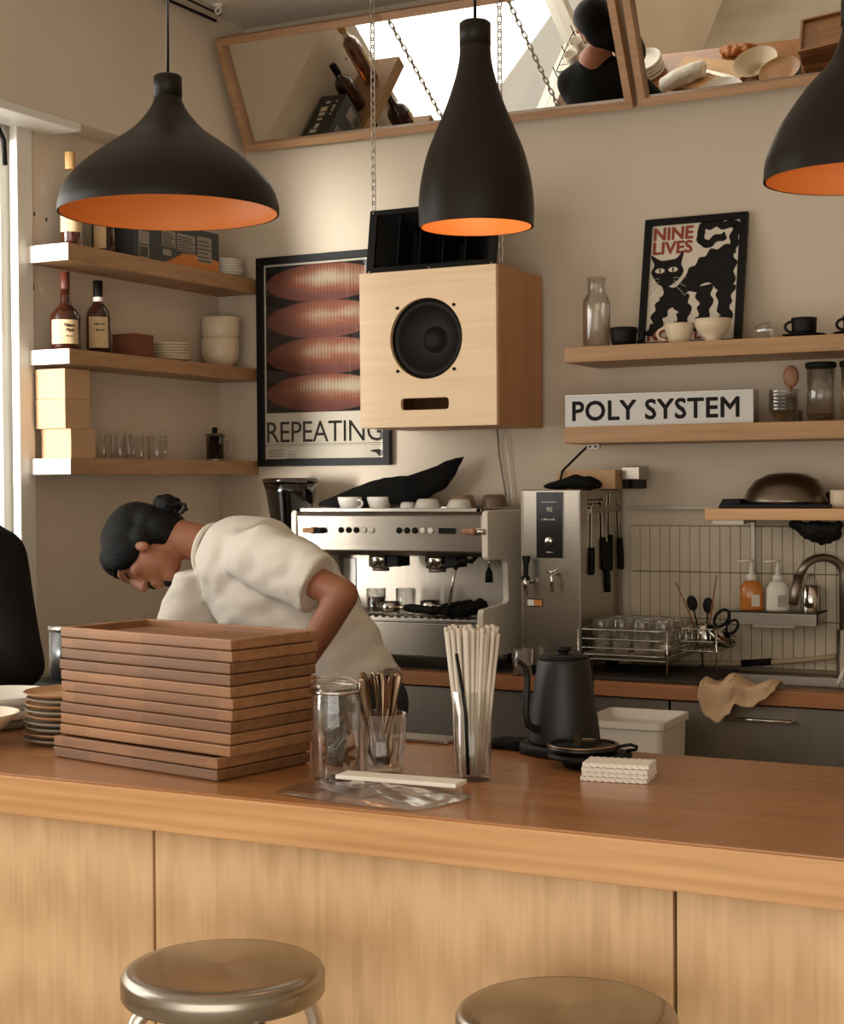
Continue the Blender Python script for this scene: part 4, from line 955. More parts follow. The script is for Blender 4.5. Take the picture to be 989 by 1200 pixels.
# towel on the counter edge
def towel():
    b=MB(); nx,ny=56,34; g=[]
    prof=[(0,.045),(.1,.095),(.28,.120),(.42,.095),(.50,.055),(.56,.060),(.72,.062),(.86,.045),(1,.010)]
    def dr_(u):
        for (a0,b0),(a1,b1) in zip(prof,prof[1:]):
            if u<=a1:
                t_=(u-a0)/(a1-a0); t_=t_*t_*(3-2*t_); return b0+(b1-b0)*t_
        return prof[-1][1]
    for j in range(ny):
        row=[]
        for i in range(nx):
            u=i/(nx-1); v=j/(ny-1); D=dr_(u); tot=.075+D; s_=v*tot
            X_=-1.508+.242*u+ (.012*math.sin(v*3)*(1-2*u) if u<.5 else .0)
            f=.5+.5*math.sin(u*13+1.5+v*1.5); f2=noise.noise(V((u*5,v*3,1)))
            if s_<.075: y_=4.79-s_; z_=CZ+.006+.022*f*math.sin(PI*min(1,s_/.075+.15)*.6)+.016*math.exp(-((u-.40)/.10)**2)
            else: y_=4.712-.010-.020*f-.012*f2; z_=CZ+.008+.012*f-(s_-.075)
            row.append(b.bm.verts.new((X_,y_,z_)))
        g.append(row)
    for j in range(ny-1):
        for i in range(nx-1): b._f([g[j][i],g[j][i+1],g[j+1][i+1],g[j+1][i]],True)
    o=b.build('hanging_towel',linen,fix=True); md=o.modifiers.new('s','SOLIDIFY'); md.thickness=.004; md.offset=1
    return o
tag(towel(),'peach linen cloth hanging over the wooden back counter edge','cloth')
# bin
bn=thing('plastic_bin','white plastic bin standing below the towel behind the bar','bin',(-1.62,4.46,-.0),math.radians(2))
def rbx(hx,hy,z,r=.02): return [V((x_,y_,z)) for x_,y_ in rrect(-hx,hx,-hy,hy,r,4)]
MB().rings([rbx(.10,.10,0),rbx(.118,.13,.845),rbx(.125,.14,.85),rbx(.125,.14,.87),rbx(.118,.133,.87),rbx(.11,.123,.84),rbx(.09,.09,.01)],True,True,sm=False).build('bin_body',wpl,bn)

# ================================================================== ON THE BAR
# serving trays
tr_c=V((-1.998,2.744,.98)); ang=math.radians(-11)
def tray_mesh(w_,d_,h_):
    b=MB(); M_=I4
    outer=[(-w_/2,-d_/2),(w_/2,-d_/2),(w_/2,d_/2),(-w_/2,d_/2)]; t_=.014
    inner=[(-w_/2+t_,-d_/2+t_),(w_/2-t_,-d_/2+t_),(w_/2-t_,d_/2-t_),(-w_/2+t_,d_/2-t_)]
    b.plate(outer,[inner],-h_,-.003,Rx(-PI/2))
    b.box(-w_/2+.006,w_/2-.006,-d_/2+.006,d_/2-.006,0,.008)
    return b
names=['topmost']+[ORD[k]+' from the top' for k in range(1,11)]+['lowest']
NT=12; hs=.0232
wal=[wood('walnut_tray_a',(102,67,40),(146,101,64),'X',.42,80,planks=.13),wood('walnut_tray_b',(126,86,53),(176,126,84),'X',.42,80,planks=.17),wood('walnut_tray_c',(112,75,46),(160,113,73),'X',.42,80,planks=.11)]
for k in range(NT):
    low=k<2; w_=(.500 if low else .518); dx=-.012 if low else 0
    o=tray_mesh(w_+R.uniform(-.003,.003),(.268 if low else .25)+R.uniform(-.003,.003),hs-.0005).build('serving_tray',wal[(k*2+k//3)%3],bevel=.0015)
    o.location=(tr_c.x+dx+R.uniform(-.002,.003),tr_c.y+R.uniform(-.002,.002)-(.01 if low else 0),tr_c.z+k*hs); o.rotation_euler=(0,0,ang+R.uniform(-.006,.006))
    tag(o,'walnut serving tray in the tall stack, '+names[NT-1-k],'tray','serving trays stacked on the bar')
# plates behind left
plate_stack(9,.105,.0128,(-2.385,2.835,.98),[greyc,brownc,greyc,greyc,brownc,greyc,brownc,greyc,brownc],ordl(9,'stoneware plate in the stack left of the trays, %s'),'stoneware plates left of the trays',[(.06,0),(.062,.003),(.09,.006),(.105,.014)],jit=.004)
plate_stack(2,.13,.032,(-2.69,2.935,1.0),[wh],['lower wide white dish of the pair behind the white bowl','upper wide white dish of the pair behind the white bowl'],'wide white dishes at the left end',[(.07,0),(.075,.003),(.12,.010),(.135,.030)],name='plate')
tag(MB().lathe([(0,0),(.06,0),(.07,.002),(.08,.019),(.0,.0195)],40).build('cake_stand',greyc,loc=(-2.69,2.935,.98)),'low stoneware stand under the wide white dishes','stand')
tag(MB().lathe(vessel([(.03,0),(.032,.008),(.03,.010),(.07,.028),(.105,.058),(.118,.072)],.003),48).build('serving_bowl',crm,loc=(-2.565,2.69,.98)),'footed cream bowl at the left edge of the photo on the bar','bowl')
# tall jar
jr=thing('storage_jar','tall clip lid glass jar packed with wrapped sticks','jar',(-1.605,2.70,.98))
MB().lathe([(0,.0),(.046,0),(.049,.004),(.049,.165),(.046,.176),(.0455,.182),(.0435,.182),(.044,.174),(.0465,.164),(.0465,.009),(0,.008)],48).build('jar_glass',glass,jr)
MB().lathe([(.048,.180),(.050,.183),(.050,.187),(.047,.189),(.02,.193),(0,.194)],44).build('lid',glassy('lid_glass',(.85,.86,.84),1,.1),jr)
MB().lathe([(.0475,.170),(.0515,.170),(.0515,.176),(.0475,.176)],44,caps=False).build('clamp_band',chrome,jr)
MB().tube([(-.052,0,.172),(-.056,0,.190),(-.03,-.0,.199),(.0,0,.200),(.03,0,.199),(.055,0,.19),(.052,0,.172)],.002,8).build('clip_wire',chrome,jr)
foil=mat('foil_wrap',(96,82,68),.3,.7,noise_amt=.5,scale=40); dk=mat('dark_wrap',(38,28,22),.35,noise_amt=.3,scale=30)
for (q,nm_,lb_,n_) in ((foil,'silver','silver wrapped stick inside the clip lid jar',26),(dk,'dark','dark wrapped stick inside the clip lid jar',40)):
    first=None
    for k in range(n_):
        a=R.uniform(0,6.28); rr=R.uniform(.002,.021); p=(-1.605+rr*math.cos(a),2.70+rr*math.sin(a),1.014+R.uniform(0,.12)); ro=(R.uniform(.5,1.3)*R.choice((-1,1)),R.uniform(-.5,.5),R.uniform(0,6.28))
        if first is None:
            first=MB().box(-.0055,.0055,-.003,.003,-.024,.024).build('wrapped_stick',q,bevel=.001); o=first; o.location=p; o.rotation_euler=ro
        else: o=dup(first,p,ro)
        tag(o,lb_,'stick',lb_.replace('stick','sticks'))
# glass with spoons
gs=tumbler(.047,.124,'spoon_glass',base=.02,m_=glass); gs.location=(-1.535,2.765,.98); tag(gs,'heavy clear glass holding metal spoons beside the clip lid jar','glass')
spm=mat('spoon_steel',(132,112,92),.22,1)
first=None
for k in range(13):
    a=k*2.4; rr=.010+.016*((k*7)%5)/5; dx,dy=rr*math.cos(a),rr*math.sin(a)
    if first is None:
        t=thing('tea_spoon','metal spoon standing upside down in the heavy glass','spoon',(0,0,0),0,'spoons in the heavy glass'); first=t
        MB().loft([((0,0,0),(.003,0,0),(0,.001,0)),((0,0,.03),(.012,0,0),(0,.004,0)),((0,0,.05),(.004,0,0),(0,.002,0)),((0,0,.10),(.0045,0,0),(0,.002,0)),((0,0,.165),(.0095,0,0),(0,.0024,0)),((0,0,.180),(.0085,0,0),(0,.002,0)),((0,0,.186),(.003,0,0),(0,.001,0))],12).build('spoon_blank',spm,t)
    else: t=dup(first,(0,0,0))
    t.location=(-1.535+dx*.8,2.765+dy*.8,1.002); t.rotation_euler=(math.radians(-dy*620),math.radians(dx*780),a*.4)
# ribbed glass with straws
rg=tumbler(.040,.175,'straw_glass',base=.012,m_=glassy('ribbed_glass',(.96,.965,.955),1,.08),rib=.012,seg=64); rg.location=(-1.355,2.80,.98); tag(rg,'tall ribbed glass full of white straws','glass')
strawm=mat('straw_white',(226,216,200),.4,trans=.2)
sm_=None; sb=None
for k in range(80):
    a=k*2.399; rr=.030*math.sqrt((k+.5)/80); 
    if sm_ is None:
        sm_=MB().tube([(0,0,0),(0,0,.285)],.0042,8).build('straw',strawm); o=sm_
    else: o=dup(sm_,(0,0,0))
    o.location=(-1.355+rr*.75*math.cos(a),2.80+rr*.75*math.sin(a),.994); o.rotation_euler=(math.radians(-rr*math.sin(a)*160),math.radians(rr*math.cos(a)*235),0)
    o.scale=(1,1,R.uniform(.96,1.02))
    tag(o,'white straw standing in the tall ribbed glass','straw','white straws in the ribbed glass')
o=MB().tube([(.008,-.036,0),(.004,-.0365,.12),(-.012,-.043,.235)],.0036,10).build('straw',black,loc=(-1.355,2.80,.996)); tag(o,'single black straw at the front of the ribbed glass','straw')
# plastic package + white pad
pk=thing('plastic_sleeve','crumpled clear plastic sleeve lying at the bar edge','bag',(-1.455,2.575,.98),math.radians(-6))
b=MB(); nx,ny=50,26
for sgn in (1,0):
    g=[]
    for j in range(ny):
        row=[]
        for i in range(nx):
            u=i/(nx-1)*2-1; v=j/(ny-1)*2-1
            X_=u*.17*(1-.06*v*v)+.012*v; Y_=v*.095*(1-.15*u*u)
            e=max(0,1-u*u)*max(0,1-v*v)
            h=.003+.017*e**.5+ (noise.noise(V((X_*30,Y_*40,3)))*.007*e**.3 if sgn else 0)
            row.append(b.bm.verts.new((X_,Y_,h if sgn else .001)))
        g.append(row)
    for j in range(ny-1):
        for i in range(nx-1): b._f([g[j][i],g[j][i+1],g[j+1][i+1],g[j+1][i]],True)
sleeve_m=glassy('crinkled_plastic',(.93,.92,.90),1,.2); b.build('sleeve_film',sleeve_m,pk,weld=True)
tag(MB().box(-.125,.125,-.026,.026,0,.008).build('paper_pad',paper,loc=(-1.425,2.632,.9995),bevel=.001),'white paper pad lying on the plastic sleeve','pad'); bpy.data.objects[-1] if False else None
pad=[o for o in bpy.data.objects if o.name=='paper_pad'][0]; pad.rotation_euler=(0,0,math.radians(3))
# kettle
kb=thing('kettle_base','black electric kettle base at the back of the bar','kettle base',(-1.315,3.15,.98),math.radians(-25))
MB().loft([((0,0,0),(.08,0,0),(0,.074,0)),((0,0,.02),(.08,0,0),(0,.074,0)),((0,0,.026),(.074,0,0),(0,.068,0))],48,pw=.6).build('base_body',black,kb)
kt=thing('gooseneck_kettle','matt black gooseneck kettle at the back edge of the bar','kettle',(-1.305,3.145,1.0065)); kt.scale=(1.02,1.02,.98)
MB().lathe([(0,0),(.072,0),(.076,.006),(.076,.012),(.072,.05),(.062,.12),(.055,.175),(.053,.182),(0,.184)],56).build('kettle_body',mat('kettle_black',(22,19,17),.45),kt)
MB().lathe([(.052,.182),(.052,.188),(.045,.191),(.012,.192),(.011,.197),(.017,.200),(.017,.207),(0,.209)],40).build('lid',black,kt)
sd=V((-.50,-.86,0)).normalized()
P=[sd*.060+V((0,0,.035)),sd*.075+V((0,0,.035)),sd*.092+V((0,0,.045)),sd*.098+V((0,0,.07)),sd*.095+V((0,0,.11)),sd*.093+V((0,0,.145)),sd*.098+V((0,0,.17)),sd*.112+V((0,0,.182)),sd*.122+V((0,0,.184))]
MB().tube(P,.009,14,r1=.005).build('spout',mat('kettle_black',(22,19,17),.45),kt)
hd=V((.22,.97,0)).normalized()
P=[hd*.050+V((0,0,.170)),hd*.075+V((0,0,.176)),hd*.092+V((0,0,.165)),hd*.096+V((0,0,.13)),hd*.098+V((0,0,.085)),hd*.098+V((0,0,.06))]
MB().tube(P,.009,14).build('handle',black,kt)
MB().box(.045,.062,-.062,-.060,.018,.03).build('maker_badge',spm,kt)
# round black dish, lid
rd=thing('round_scale','round black dish on the bar, in front of the kettle','dish',(-1.20,3.03,.98)); rd.scale=(.88,.88,1)
MB().lathe([(0,0),(.06,0),(.066,.012),(.098,.020),(.098,.028),(.06,.030),(0,.030)],64).build('dish_body',black,rd)
ld=thing('pot_cover','small dark lid with metal rim lying on the round black dish','lid',(-1.215,3.03,1.0105))
MB().lathe([(0,0),(.066,0),(.074,.006),(.074,.012),(.066,.014),(0,.012)],64).build('lid_disc',blackgl,ld)
MB().lathe([(.066,.0135),(.073,.0125),(.0735,.016),(.066,.017)],64,caps=False).build('metal_rim',spm,ld)
MB().tube([(.07,.01,.012),(.095,.02,.017),(.105,.03,.012),(.10,.04,.004),(.08,.04,.001)],.0035,8).build('wire_handle',black,ld)
rag('black_cloth',[((-1.50,3.17,.988),(0,.03,0),(0,0,.006)),((-1.46,3.17,.992),(0,.04,0),(0,0,.011)),((-1.41,3.165,.992),(0,.04,0),(0,0,.012)),((-1.385,3.16,.99),(0,.03,0),(0,0,.009))],blackcl,'small black cloth left of the kettle at the back of the bar','cloth',namp=.004,nf=40)
tag(MB().box(-.075,.075,-.04,.04,0,.008).build('steel_tray',steel,loc=(-1.66,3.185,.98),bevel=.003),'thin steel tray at the back edge of the bar behind the spoons','tray')
# napkins
def nap():
    b=MB(); nx,ny=36,20
    for top in (1,0):
        g=[[b.bm.verts.new(((i/(nx-1)-.5)*.13+(.0015*math.sin(j*2.1) if i in(0,nx-1) else 0),(j/(ny-1)-.5)*.075+(.0009*math.sin(i*1.7) if j in (0,ny-1) else 0),(.0075 if top else 0)+.0007*math.sin(i*1.7+j*.4)*(1 if j in (0,1,ny-2,ny-1) else .2))) for i in range(nx)] for j in range(ny)]
        for j in range(ny-1):
            for i in range(nx-1): b._f([g[j][i],g[j][i+1],g[j+1][i+1],g[j+1][i]],True)
        if top: gt=g
        else: gb_=g
    for i in range(nx-1):
        for j in (0,ny-1): b._f([gt[j][i],gt[j][i+1],gb_[j][i+1],gb_[j][i]])
    for j in range(ny-1):
        for i in (0,nx-1): b._f([gt[j][i],gt[j+1][i],gb_[j+1][i],gb_[j][i]])
    return b.build('paper_napkin',paper)
n0=nap()
for k in range(4):
    o=n0 if k==0 else dup(n0,(0,0,0))
    o.location=(-1.098+R.uniform(-.003,.003),2.925+R.uniform(-.003,.003),.981+k*.0088); o.rotation_euler=(0,0,math.radians(8)+R.uniform(-.05,.05))
    tag(o,'folded white paper napkin on the bar, %s of the pile'%(['lowest','second','third','topmost'][k]),'napkin','napkins piled on the bar')

# things on the bar that only the mirrors show
cb=tag(MB().box(-.21,.21,-.11,.11,0,.02).build('cutting_board',board_wood,loc=(-2.84,2.68,.98),bevel=.003),'pale cutting board with a knife, seen in the right mirror','cutting board'); cb.rotation_euler=(0,0,math.radians(14))
t=thing('bread_knife','long knife lying across the cutting board seen in the mirror','knife',(-2.86,2.66,1.001),math.radians(24)); MB().box(-.0,.20,-.012,.012,0,.002).build('blade',steel,t); MB().box(-.11,0,-.011,.011,-.0,.014).build('handle',rubber,t,bevel=.004)
rag('bread_bag',[((-3.06,2.78,1.03),(0,.04,0),(0,0,.035)),((-2.98,2.75,1.045),(0,.05,0),(0,0,.045)),((-2.88,2.71,1.048),(0,.05,0),(0,0,.045)),((-2.84,2.69,1.045),(0,.045,0),(0,0,.04))],paper,'white paper wrapped loaf beside the cutting board, seen in mirror','bread bag',namp=.006,nf=20)
plate_stack(4,.09,.022,(-3.2,2.60,.98),[wh],ordl(4,'white plate at the mirrored left, beside the wrapped loaf, %s of four'),'white plates seen in the right mirror',[(.05,0),(.055,.004),(.085,.012),(.09,.03)])
rag('croissant',[((-2.82,2.50,.998),(0,.018,0),(0,0,.014)),((-2.78,2.52,1.006),(0,.034,0),(0,0,.026)),((-2.72,2.53,1.008),(0,.04,0),(0,0,.03)),((-2.66,2.52,1.005),(0,.032,0),(0,0,.024)),((-2.62,2.50,.998),(0,.016,0),(0,0,.012))],mat('crust',(172,104,46),.5,noise_amt=.3,scale=30),'golden croissant on the bar seen in the right mirror','pastry',namp=.010,nf=40)
# wire rack with cups by the window
wr=thing('wire_rack','black wire rack of white cups by the window, seen in the left mirror','rack',(-3.38,2.80,.98))
b=MB()
for z in (.02,.14,.26):
    b.tube(densify([(-.09,-.16,z),(.09,-.16,z),(.09,.16,z),(-.09,.16,z)]),.003,6,closed=True)
    for k in range(7): b.tube([(-.09,-.15+k*.05,z),(.09,-.15+k*.05,z)],.0018,6)
for xx in (-.09,.09):
    for yy in (-.16,0,.16): b.tube([(xx,yy,0),(xx,yy,.30)],.003,6)
b.build('wire_frame',black,wr)
k=0
for z in (.024,.144,.264):
    for yy in (-.10,0,.10):
        cup('cup',.038,.06,wh,(-3.38,2.80+yy,.98+z),'white cup on the wire rack by the window, %s tier, %s'%(['lower','middle','upper'][int(z/.12)],['near','centre','far'][k%3]),'cups on the wire rack',taper=.8); k+=1

# ================================================================== PEOPLE
def basis(f,u):
    f=V(f).normalized(); u=V(u); u=(u-f*u.dot(f)).normalized(); s=f.cross(u); return s,f,u
def head_blobs(b,c,f,u,k=1.0):
    s,f,u=basis(f,u); c=V(c); M_=Matrix((s,f,u)).transposed()
    P=lambda x,y,z: c+(s*x+f*y+u*z)*k
    E=lambda x,y,z,rx,ry,rz: b.ball(P(x,y,z),(rx*k,ry*k,rz*k),M_)
    E(0,-.012,.032,.075,.097,.088); E(0,.03,-.035,.059,.064,.082); E(0,.062,-.098,.026,.024,.022)
    E(0,.083,.036,.045,.016,.013); E(0,.094,-.062,.024,.012,.008); E(0,.092,-.073,.021,.011,.008)
    for sx_ in (-1,1):
        E(sx_*.071,.008,-.040,.009,.015,.024); E(sx_*.040,.062,-.022,.020,.022,.022); E(sx_*.0125,.099,-.033,.008,.008,.007)
    b.capsule(P(0,.090,.022),P(0,.108,-.028),.008*k,.0105*k)
    return P,M_
def hand(b,w,d,n,k=1.0,curl=.5):
    """w wrist, d direction of fingers, n palm normal"""
    d=V(d).normalized(); n=V(n); n=(n-d*n.dot(d)).normalized(); s=d.cross(n); w=V(w)
    for i,(o_,L_) in enumerate(((-.030,.066),(-.010,.075),(.010,.070),(.029,.055))):
        p0=w+d*.085*k+s*o_*k; b.capsule(w+d*.02*k+s*o_*.6*k,p0,.014*k,.010*k,10)
        a=d; p=p0
        for j in range(3):
            a=(a+n*curl*.6).normalized(); q=p+a*L_*k*(.42,.32,.26)[j]; b.capsule(p,q,(.0095-.001*j)*k,(.0088-.001*j)*k,10); p=q
    p=w+d*.03*k-s*.03*k; q=p+(d*.5-s*.7+n*.3).normalized()*.035*k; b.capsule(p,q,.014*k,.011*k,10); r_=q+(d*.8-s*.2+n*.5).normalized()*.032*k; b.capsule(q,r_,.011*k,.008*k,10)
# barista
pb=thing('person','person in cream tee with dark hair in a bun, bending over behind the trays','person',(-2.35,3.95,0))
ORG=V((-2.35,3.95,0))
hc=V((-2.99,3.90,1.368)); f_=(-.06,-.30,-.95); u_=(-.985,-.02,.14); HK=1.13
b=MB(); P,Mh2=head_blobs(b,hc,f_,u_,HK)
neckb=V((-2.70,3.95,1.365))
b.capsule(P(0,-.045,-.04),neckb,.058,.056)
ns,ne,nw=V((-2.50,3.77,1.36)),V((-2.175,3.70,1.262)),V((-2.345,3.68,1.0))
b.capsule(neckb,ns,.045,.045); b.capsule(ns,ne,.050,.043); b.capsule(ne,ne.lerp(nw,.35),.043,.041); b.capsule(ne.lerp(nw,.35),nw,.041,.027)
hand(b,nw,(-.35,.35,-.85),(-.6,.5,.2),1.0,.5)
fs,fe,fw_=V((-2.66,4.14,1.33)),V((-2.70,4.20,1.06)),V((-2.62,4.02,.90))
b.capsule(neckb,fs,.045,.045); b.capsule(fs,fe,.050,.042); b.capsule(fe,fw_,.042,.027); hand(b,fw_,(.2,-.5,-.8),(.6,-.2,-.2),1.0,.5)
b.capsule((-2.66,3.95,1.30),(-2.45,3.95,1.10),.08,.12); b.capsule((-2.45,3.95,1.10),(-2.28,3.95,.92),.12,.12)
for sy in (-1,1): b.capsule((-2.28,3.95+sy*.08,.90),(-2.38,3.95+sy*.11,.50),.085,.055); b.capsule((-2.38,3.95+sy*.11,.50),(-2.28,3.95+sy*.11,.10),.052,.038)
o=b.build('body',skin,pb); o.location=-ORG
remesh(o,.0065,4)
# hair
b=MB(); s_,ff,uu=basis(f_,u_)
E=lambda x,y,z,rx,ry,rz: b.ball(P(x,y,z),(rx*HK,ry*HK,rz*HK),Mh2)
E(0,-.028,.040,.084,.102,.094); E(0,-.06,-.01,.074,.062,.070); E(.0,.035,.070,.066,.052,.050); E(0,-.052,-.055,.068,.062,.062)
for sx_ in (-1,1): E(sx_*.052,.016,.030,.036,.062,.060); E(sx_*.050,-.02,-.015,.032,.04,.04)
o=b.build('hair',hair,pb); o.location=-ORG; remesh(o,.007,5,lambda p:noise.noise(p*14)*.005)
bun=V((-2.925,3.93,1.500))
b=MB(); b.ball(bun,(.042,.038,.034)); b.ball(bun+V((-.022,-.005,.012)),(.024,.024,.02)); b.ball(bun+V((.02,0,.0)),(.03,.028,.026)); b.capsule(bun,bun+V((.0,0,-.045)),.024,.032)
b.tube([bun+V((.02,-.01,.0)),bun+V((.055,-.012,.008)),bun+V((.078,-.012,-.0)),bun+V((.082,-.012,-.018))],.006,8)
b.tube([bun+V((.02,-.01,-.01)),bun+V((.05,-.012,-.025)),bun+V((.066,-.012,-.022)),bun+V((.07,-.012,-.012))],.006,8)
o=b.build('hair_bun',hair,pb); o.location=-ORG; remesh(o,.005,2,lambda p:noise.noise(p*60)*.004)
b=MB().loft([(P(.026,.093,-.056),(0,0,.002),(0,.002,0)),(P(.012,.102,-.050),(0,0,.0045),(.0045,0,0)),(P(-.012,.102,-.050),(0,0,.0045),(.0045,0,0)),(P(-.026,.093,-.056),(0,0,.002),(0,.002,0))],12); o=b.build('moustache',hair,pb); o.location=-ORG; o=MB().ball(P(0,.084,-.098),.013).build('goatee',hair,pb); o.location=-ORG
b=MB()
for sx_ in (-1,1):
    b.tube([P(sx_*.016,.092,.048),P(sx_*.034,.091,.052),P(sx_*.052,.076,.046)],.0024*HK,6)
    b.tube([P(sx_*.020,.089,.012),P(sx_*.033,.088,.008),P(sx_*.046,.080,.012)],.0022*HK,6)
o=b.build('brows_and_lashes',hair,pb); o.location=-ORG
# tee
sp_ax=V((-.62,0,.78)).normalized()
def ring(c,ax,hh_,hw_):
    ax=V(ax).normalized(); n_=V((0,1,0)); v_=ax.cross(n_).normalized(); return (V(c),v_*hh_,n_*hw_)
b=MB()
b.loft([ring((-2.775,3.95,1.362),(-.93,0,.15),.078,.084),ring((-2.735,3.95,1.360),(-.88,0,.25),.108,.13),ring((-2.66,3.955,1.325),(-.78,0,.5),.158,.20),ring((-2.56,3.96,1.245),(-.7,0,.65),.182,.215),ring((-2.46,3.96,1.15),(-.65,0,.75),.175,.205),ring((-2.37,3.96,1.03),(-.65,0,.75),.165,.19),ring((-2.31,3.96,.93),(-.6,0,.8),.175,.19)],40)
b.loft([((-2.77,3.93,1.30),(.08,0,0),(0,.13,0)),((-2.80,3.93,1.21),(.10,0,0),(0,.15,0)),((-2.82,3.93,1.10),(.125,0,0),(0,.155,0)),((-2.80,3.93,1.0),(.12,0,0),(0,.15,0))],32)
b.capsule(neckb+V((.07,-.06,-.0)),ns,.075,.082); b.loft([(ns+V((-.06,.02,.01)),(.03,0,.07),(0,.08,0)),(ns,(.03,0,.085),(0,.085,0)),(ns.lerp(ne,.35),(.032,0,.085),(0,.08,0)),(ns.lerp(ne,.72),(.034,0,.08),(0,.074,0))],28)
b.capsule(neckb+V((.07,.06,.0)),fs,.075,.08); b.loft([(fs,(.08,0,0),(0,.08,0)),(fs.lerp(fe,.6),(.075,0,0),(0,.075,0))],24)
# tail of the tee sweeping down to the right
b.loft([((-2.44,3.96,1.14),(.10,0,.10),(0,.15,0)),((-2.37,3.96,1.04),(.105,0,.07),(0,.15,0)),((-2.33,3.96,.93),(.13,0,.03),(0,.15,0))],28)
def fold(p):
    q=V((p.x*6+p.z*4,p.y*5,p.z*9-p.x*5)); return noise.noise(q)*.016+noise.noise(q*2.4)*.008
o=b.build('tee_shirt',tee,pb); o.location=-ORG; remesh(o,.008,4,fold)
nk=[V((-2.782,3.95,1.363))+V((.16,0,.93)).normalized()*.078*math.sin(a*PI/16)+V((0,1,0))*.084*math.cos(a*PI/16) for a in range(32)]
o=MB().tube(nk,.009,8,closed=True).build('collar',tee,pb); o.location=-ORG
b=MB()
for sy in (-1,1):
    b.capsule((-2.28,3.95+sy*.08,.92),(-2.38,3.95+sy*.11,.50),.115,.08); b.capsule((-2.38,3.95+sy*.11,.50),(-2.27,3.95+sy*.11,.12),.078,.065)
o=b.build('trousers',denim,pb); o.location=-ORG; remesh(o,.012,3)
for sy in (-1,1):
    o=MB().loft([((-2.21,3.95+sy*.11,.0),(0,.04,0),(0,0,.001)),((-2.22,3.95+sy*.11,.03),(0,.045,0),(0,0,.03)),((-2.32,3.95+sy*.11,.04),(0,.045,0),(0,0,.04)),((-2.45,3.95+sy*.11,.025),(0,.045,0),(0,0,.024)),((-2.49,3.95+sy*.11,.02),(0,.025,0),(0,0,.015))],20).build('shoe',black,pb); o.location=-ORG
# person in black at the left edge
ORG=V((-3.24,3.50,0)); pw=thing('person','person dressed in black at the left edge of the photo, also in the mirror','person',(-3.105,3.20,0))
b=MB(); hc=V((-3.19,3.40,1.62)); f_=(-.92,.12,-.38); u_=(-.35,0,.92); P,Mh2=head_blobs(b,hc,f_,u_,.98)
nb=V((-3.22,3.48,1.46)); b.capsule(P(0,-.03,-.06),nb,.05,.055)
rs_,re_,rw_=V((-3.09,3.52,1.37)),V((-2.965,3.46,1.10)),V((-3.10,3.27,1.06))
ls_,le_,lw_=V((-3.38,3.50,1.36)),V((-3.44,3.42,1.12)),V((-3.34,3.26,1.06))
for a,c,d in ((rs_,re_,rw_),(ls_,le_,lw_)):
    b.capsule(nb,a,.05,.05); b.capsule(a,c,.045,.038); b.capsule(c,d,.038,.026); hand(b,d,(-.1,-.9,-.25),(0,0,-1),.92,.35)
b.capsule(nb,(-3.24,3.52,1.0),.09,.12)
for sx_ in (-1,1): b.capsule((-3.24+sx_*.08,3.52,.95),(-3.24+sx_*.09,3.50,.50),.08,.055); b.capsule((-3.24+sx_*.09,3.50,.50),(-3.24+sx_*.09,3.53,.09),.05,.036)
o=b.build('body',skin,pw); o.location=-ORG; remesh(o,.0075,4)
b=MB(); E=lambda x,y,z,rx,ry,rz: b.ball(P(x,y,z),(rx,ry,rz),Mh2)
E(0,-.025,.045,.088,.105,.094); E(0,-.048,-.085,.088,.078,.13); E(.062,-.005,-.03,.026,.06,.095); E(-.062,-.005,-.03,.026,.06,.095)
o=b.build('hair',hair,pw); o.location=-ORG; remesh(o,.008,4,lambda p:noise.noise(p*12)*.004)
b=MB(); b.loft([((-3.228,3.49,1.51),(.068,0,0),(0,.065,0)),((-3.235,3.50,1.47),(.085,0,0),(0,.075,0)),((-3.235,3.51,1.43),(.13,0,0),(0,.09,0)),((-3.24,3.52,1.36),(.185,0,0),(0,.115,0)),((-3.24,3.52,1.2),(.19,0,0),(0,.13,0)),((-3.24,3.52,1.02),(.19,0,0),(0,.135,0)),((-3.24,3.52,.86),(.20,0,0),(0,.14,0))],36)
for a,c,d in ((rs_,re_,rw_),(ls_,le_,lw_)): b.capsule(nb+V((0,.01,-.01)),a,.078,.078); b.capsule(a,c,.08,.066); b.capsule(c,c.lerp(d,.85),.066,.045)
o=b.build('black_sweater',blackcl,pw); o.location=-ORG; remesh(o,.01,4,lambda p:noise.noise(p*7)*.010)
b=MB()
for sx_ in (-1,1): b.capsule((-3.24+sx_*.08,3.52,.92),(-3.24+sx_*.09,3.50,.50),.105,.08); b.capsule((-3.24+sx_*.09,3.50,.50),(-3.24+sx_*.09,3.53,.10),.078,.066)
o=b.build('trousers',denim,pw); o.location=-ORG; remesh(o,.012,3)
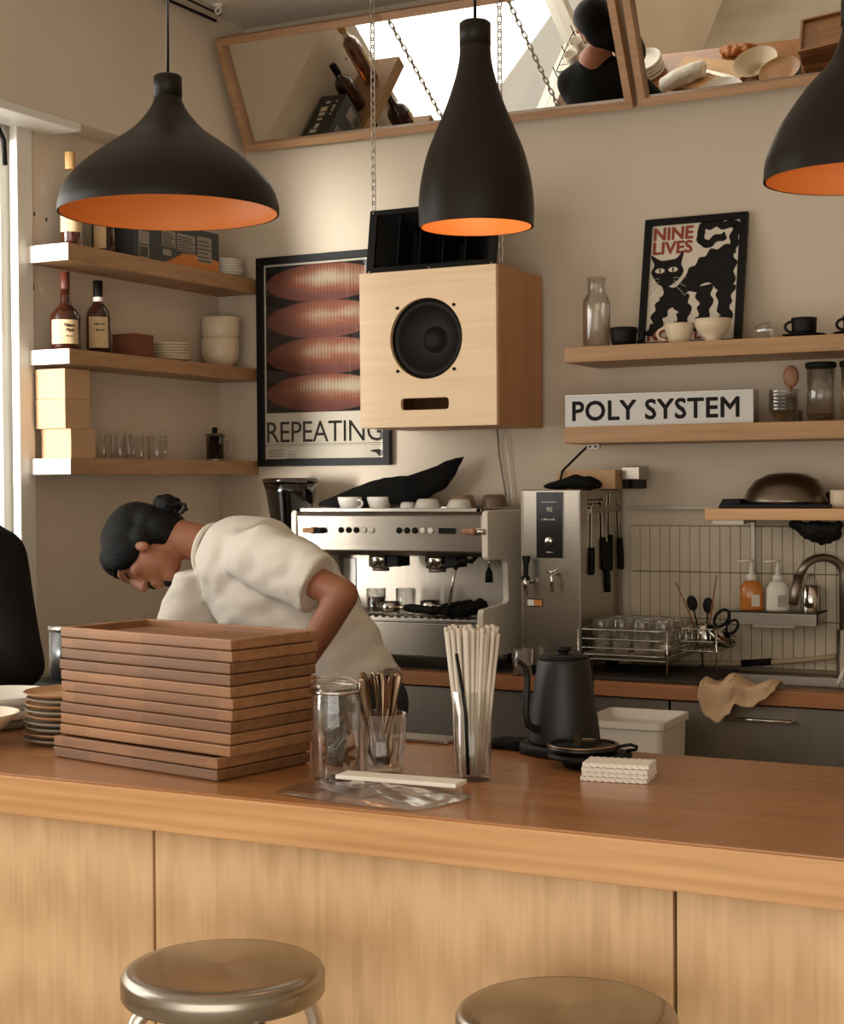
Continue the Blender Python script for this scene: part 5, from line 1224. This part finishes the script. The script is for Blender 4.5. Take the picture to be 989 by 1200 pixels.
for sx_ in (-1,1):
    o=MB().loft([((-3.24+sx_*.09,3.60,.02),(.03,0,0),(0,0,.015)),((-3.24+sx_*.09,3.56,.035),(.042,0,0),(0,0,.034)),((-3.24+sx_*.09,3.48,.035),(.044,0,0),(0,0,.034)),((-3.24+sx_*.09,3.37,.022),(.042,0,0),(0,0,.021)),((-3.24+sx_*.09,3.33,.018),(.02,0,0),(0,0,.012))],20).build('shoe',black,pw); o.location=-ORG

# ================================================================== small fixtures
tag(MB().tube([(-3.45,2.6,3.30),(-3.452,3.6,3.302),(-3.45,4.4,3.30),(-3.44,4.95,3.295)],.006,8).build('ceiling_cable',black),'black cable running along the ceiling corner at the upper left','cable','cables along the ceiling')
tag(MB().tube([(-3.40,2.6,3.318),(-3.405,3.6,3.318),(-3.41,4.4,3.318),(-3.42,4.95,3.315)],.004,8).build('ceiling_cable',black),'thin black cable on the ceiling beside the corner one','cable','cables along the ceiling')
t=thing('ceiling_hook','small white hook fixed to the ceiling near the mirror corner','hook',(-3.38,4.88,ZC)); MB().lathe([(.02,0),(.02,-.006),(.008,-.012)],20).build('hook_plate',jamb,t); MB().tube([V((.012*math.cos(a*PI/6),0,-.024+.012*math.sin(a*PI/6))) for a in range(-9,4)],.003,8).build('hook_ring',jamb,t)
t=thing('curtain_hook','black bent bracket at the top of the window','bracket',(XL+.03,3.93,2.70)); MB().tube([(0,-.12,.02),(0,-.05,.025),(0,.0,.015),(0,.025,-.02),(0,.03,-.10)],.008,8).build('bracket_arm',black,t)

chip=mat('plaster_chip',(226,216,200),.95); hole=mat('wall_hole',(70,60,50),.95)
b=MB()
for (y_,z_,r_,q) in ((4.13,2.47,.006,1),(4.19,2.46,.006,1),(4.12,2.225,.007,1),(4.16,2.22,.012,0),(4.17,2.56,.016,0),(4.22,2.60,.010,0),(4.10,2.62,.012,0),(4.3,2.68,.014,0),(4.12,2.12,.010,0)):
    b.mi=q; p=[]
    for k in range(9):
        a=2*PI*k/9; rr=r_*(1+.35*R.uniform(-1,1)); p.append((y_+rr*math.cos(a)*.8,z_+rr*math.sin(a)*1.2))
    b.prism(p,XL,XL+.0012,Matrix(((0,1,0,0),(1,0,0,0),(0,0,1,0),(0,0,0,1))))
o=b.build('wall_left_patches',[chip,hole]); o['kind']='structure'
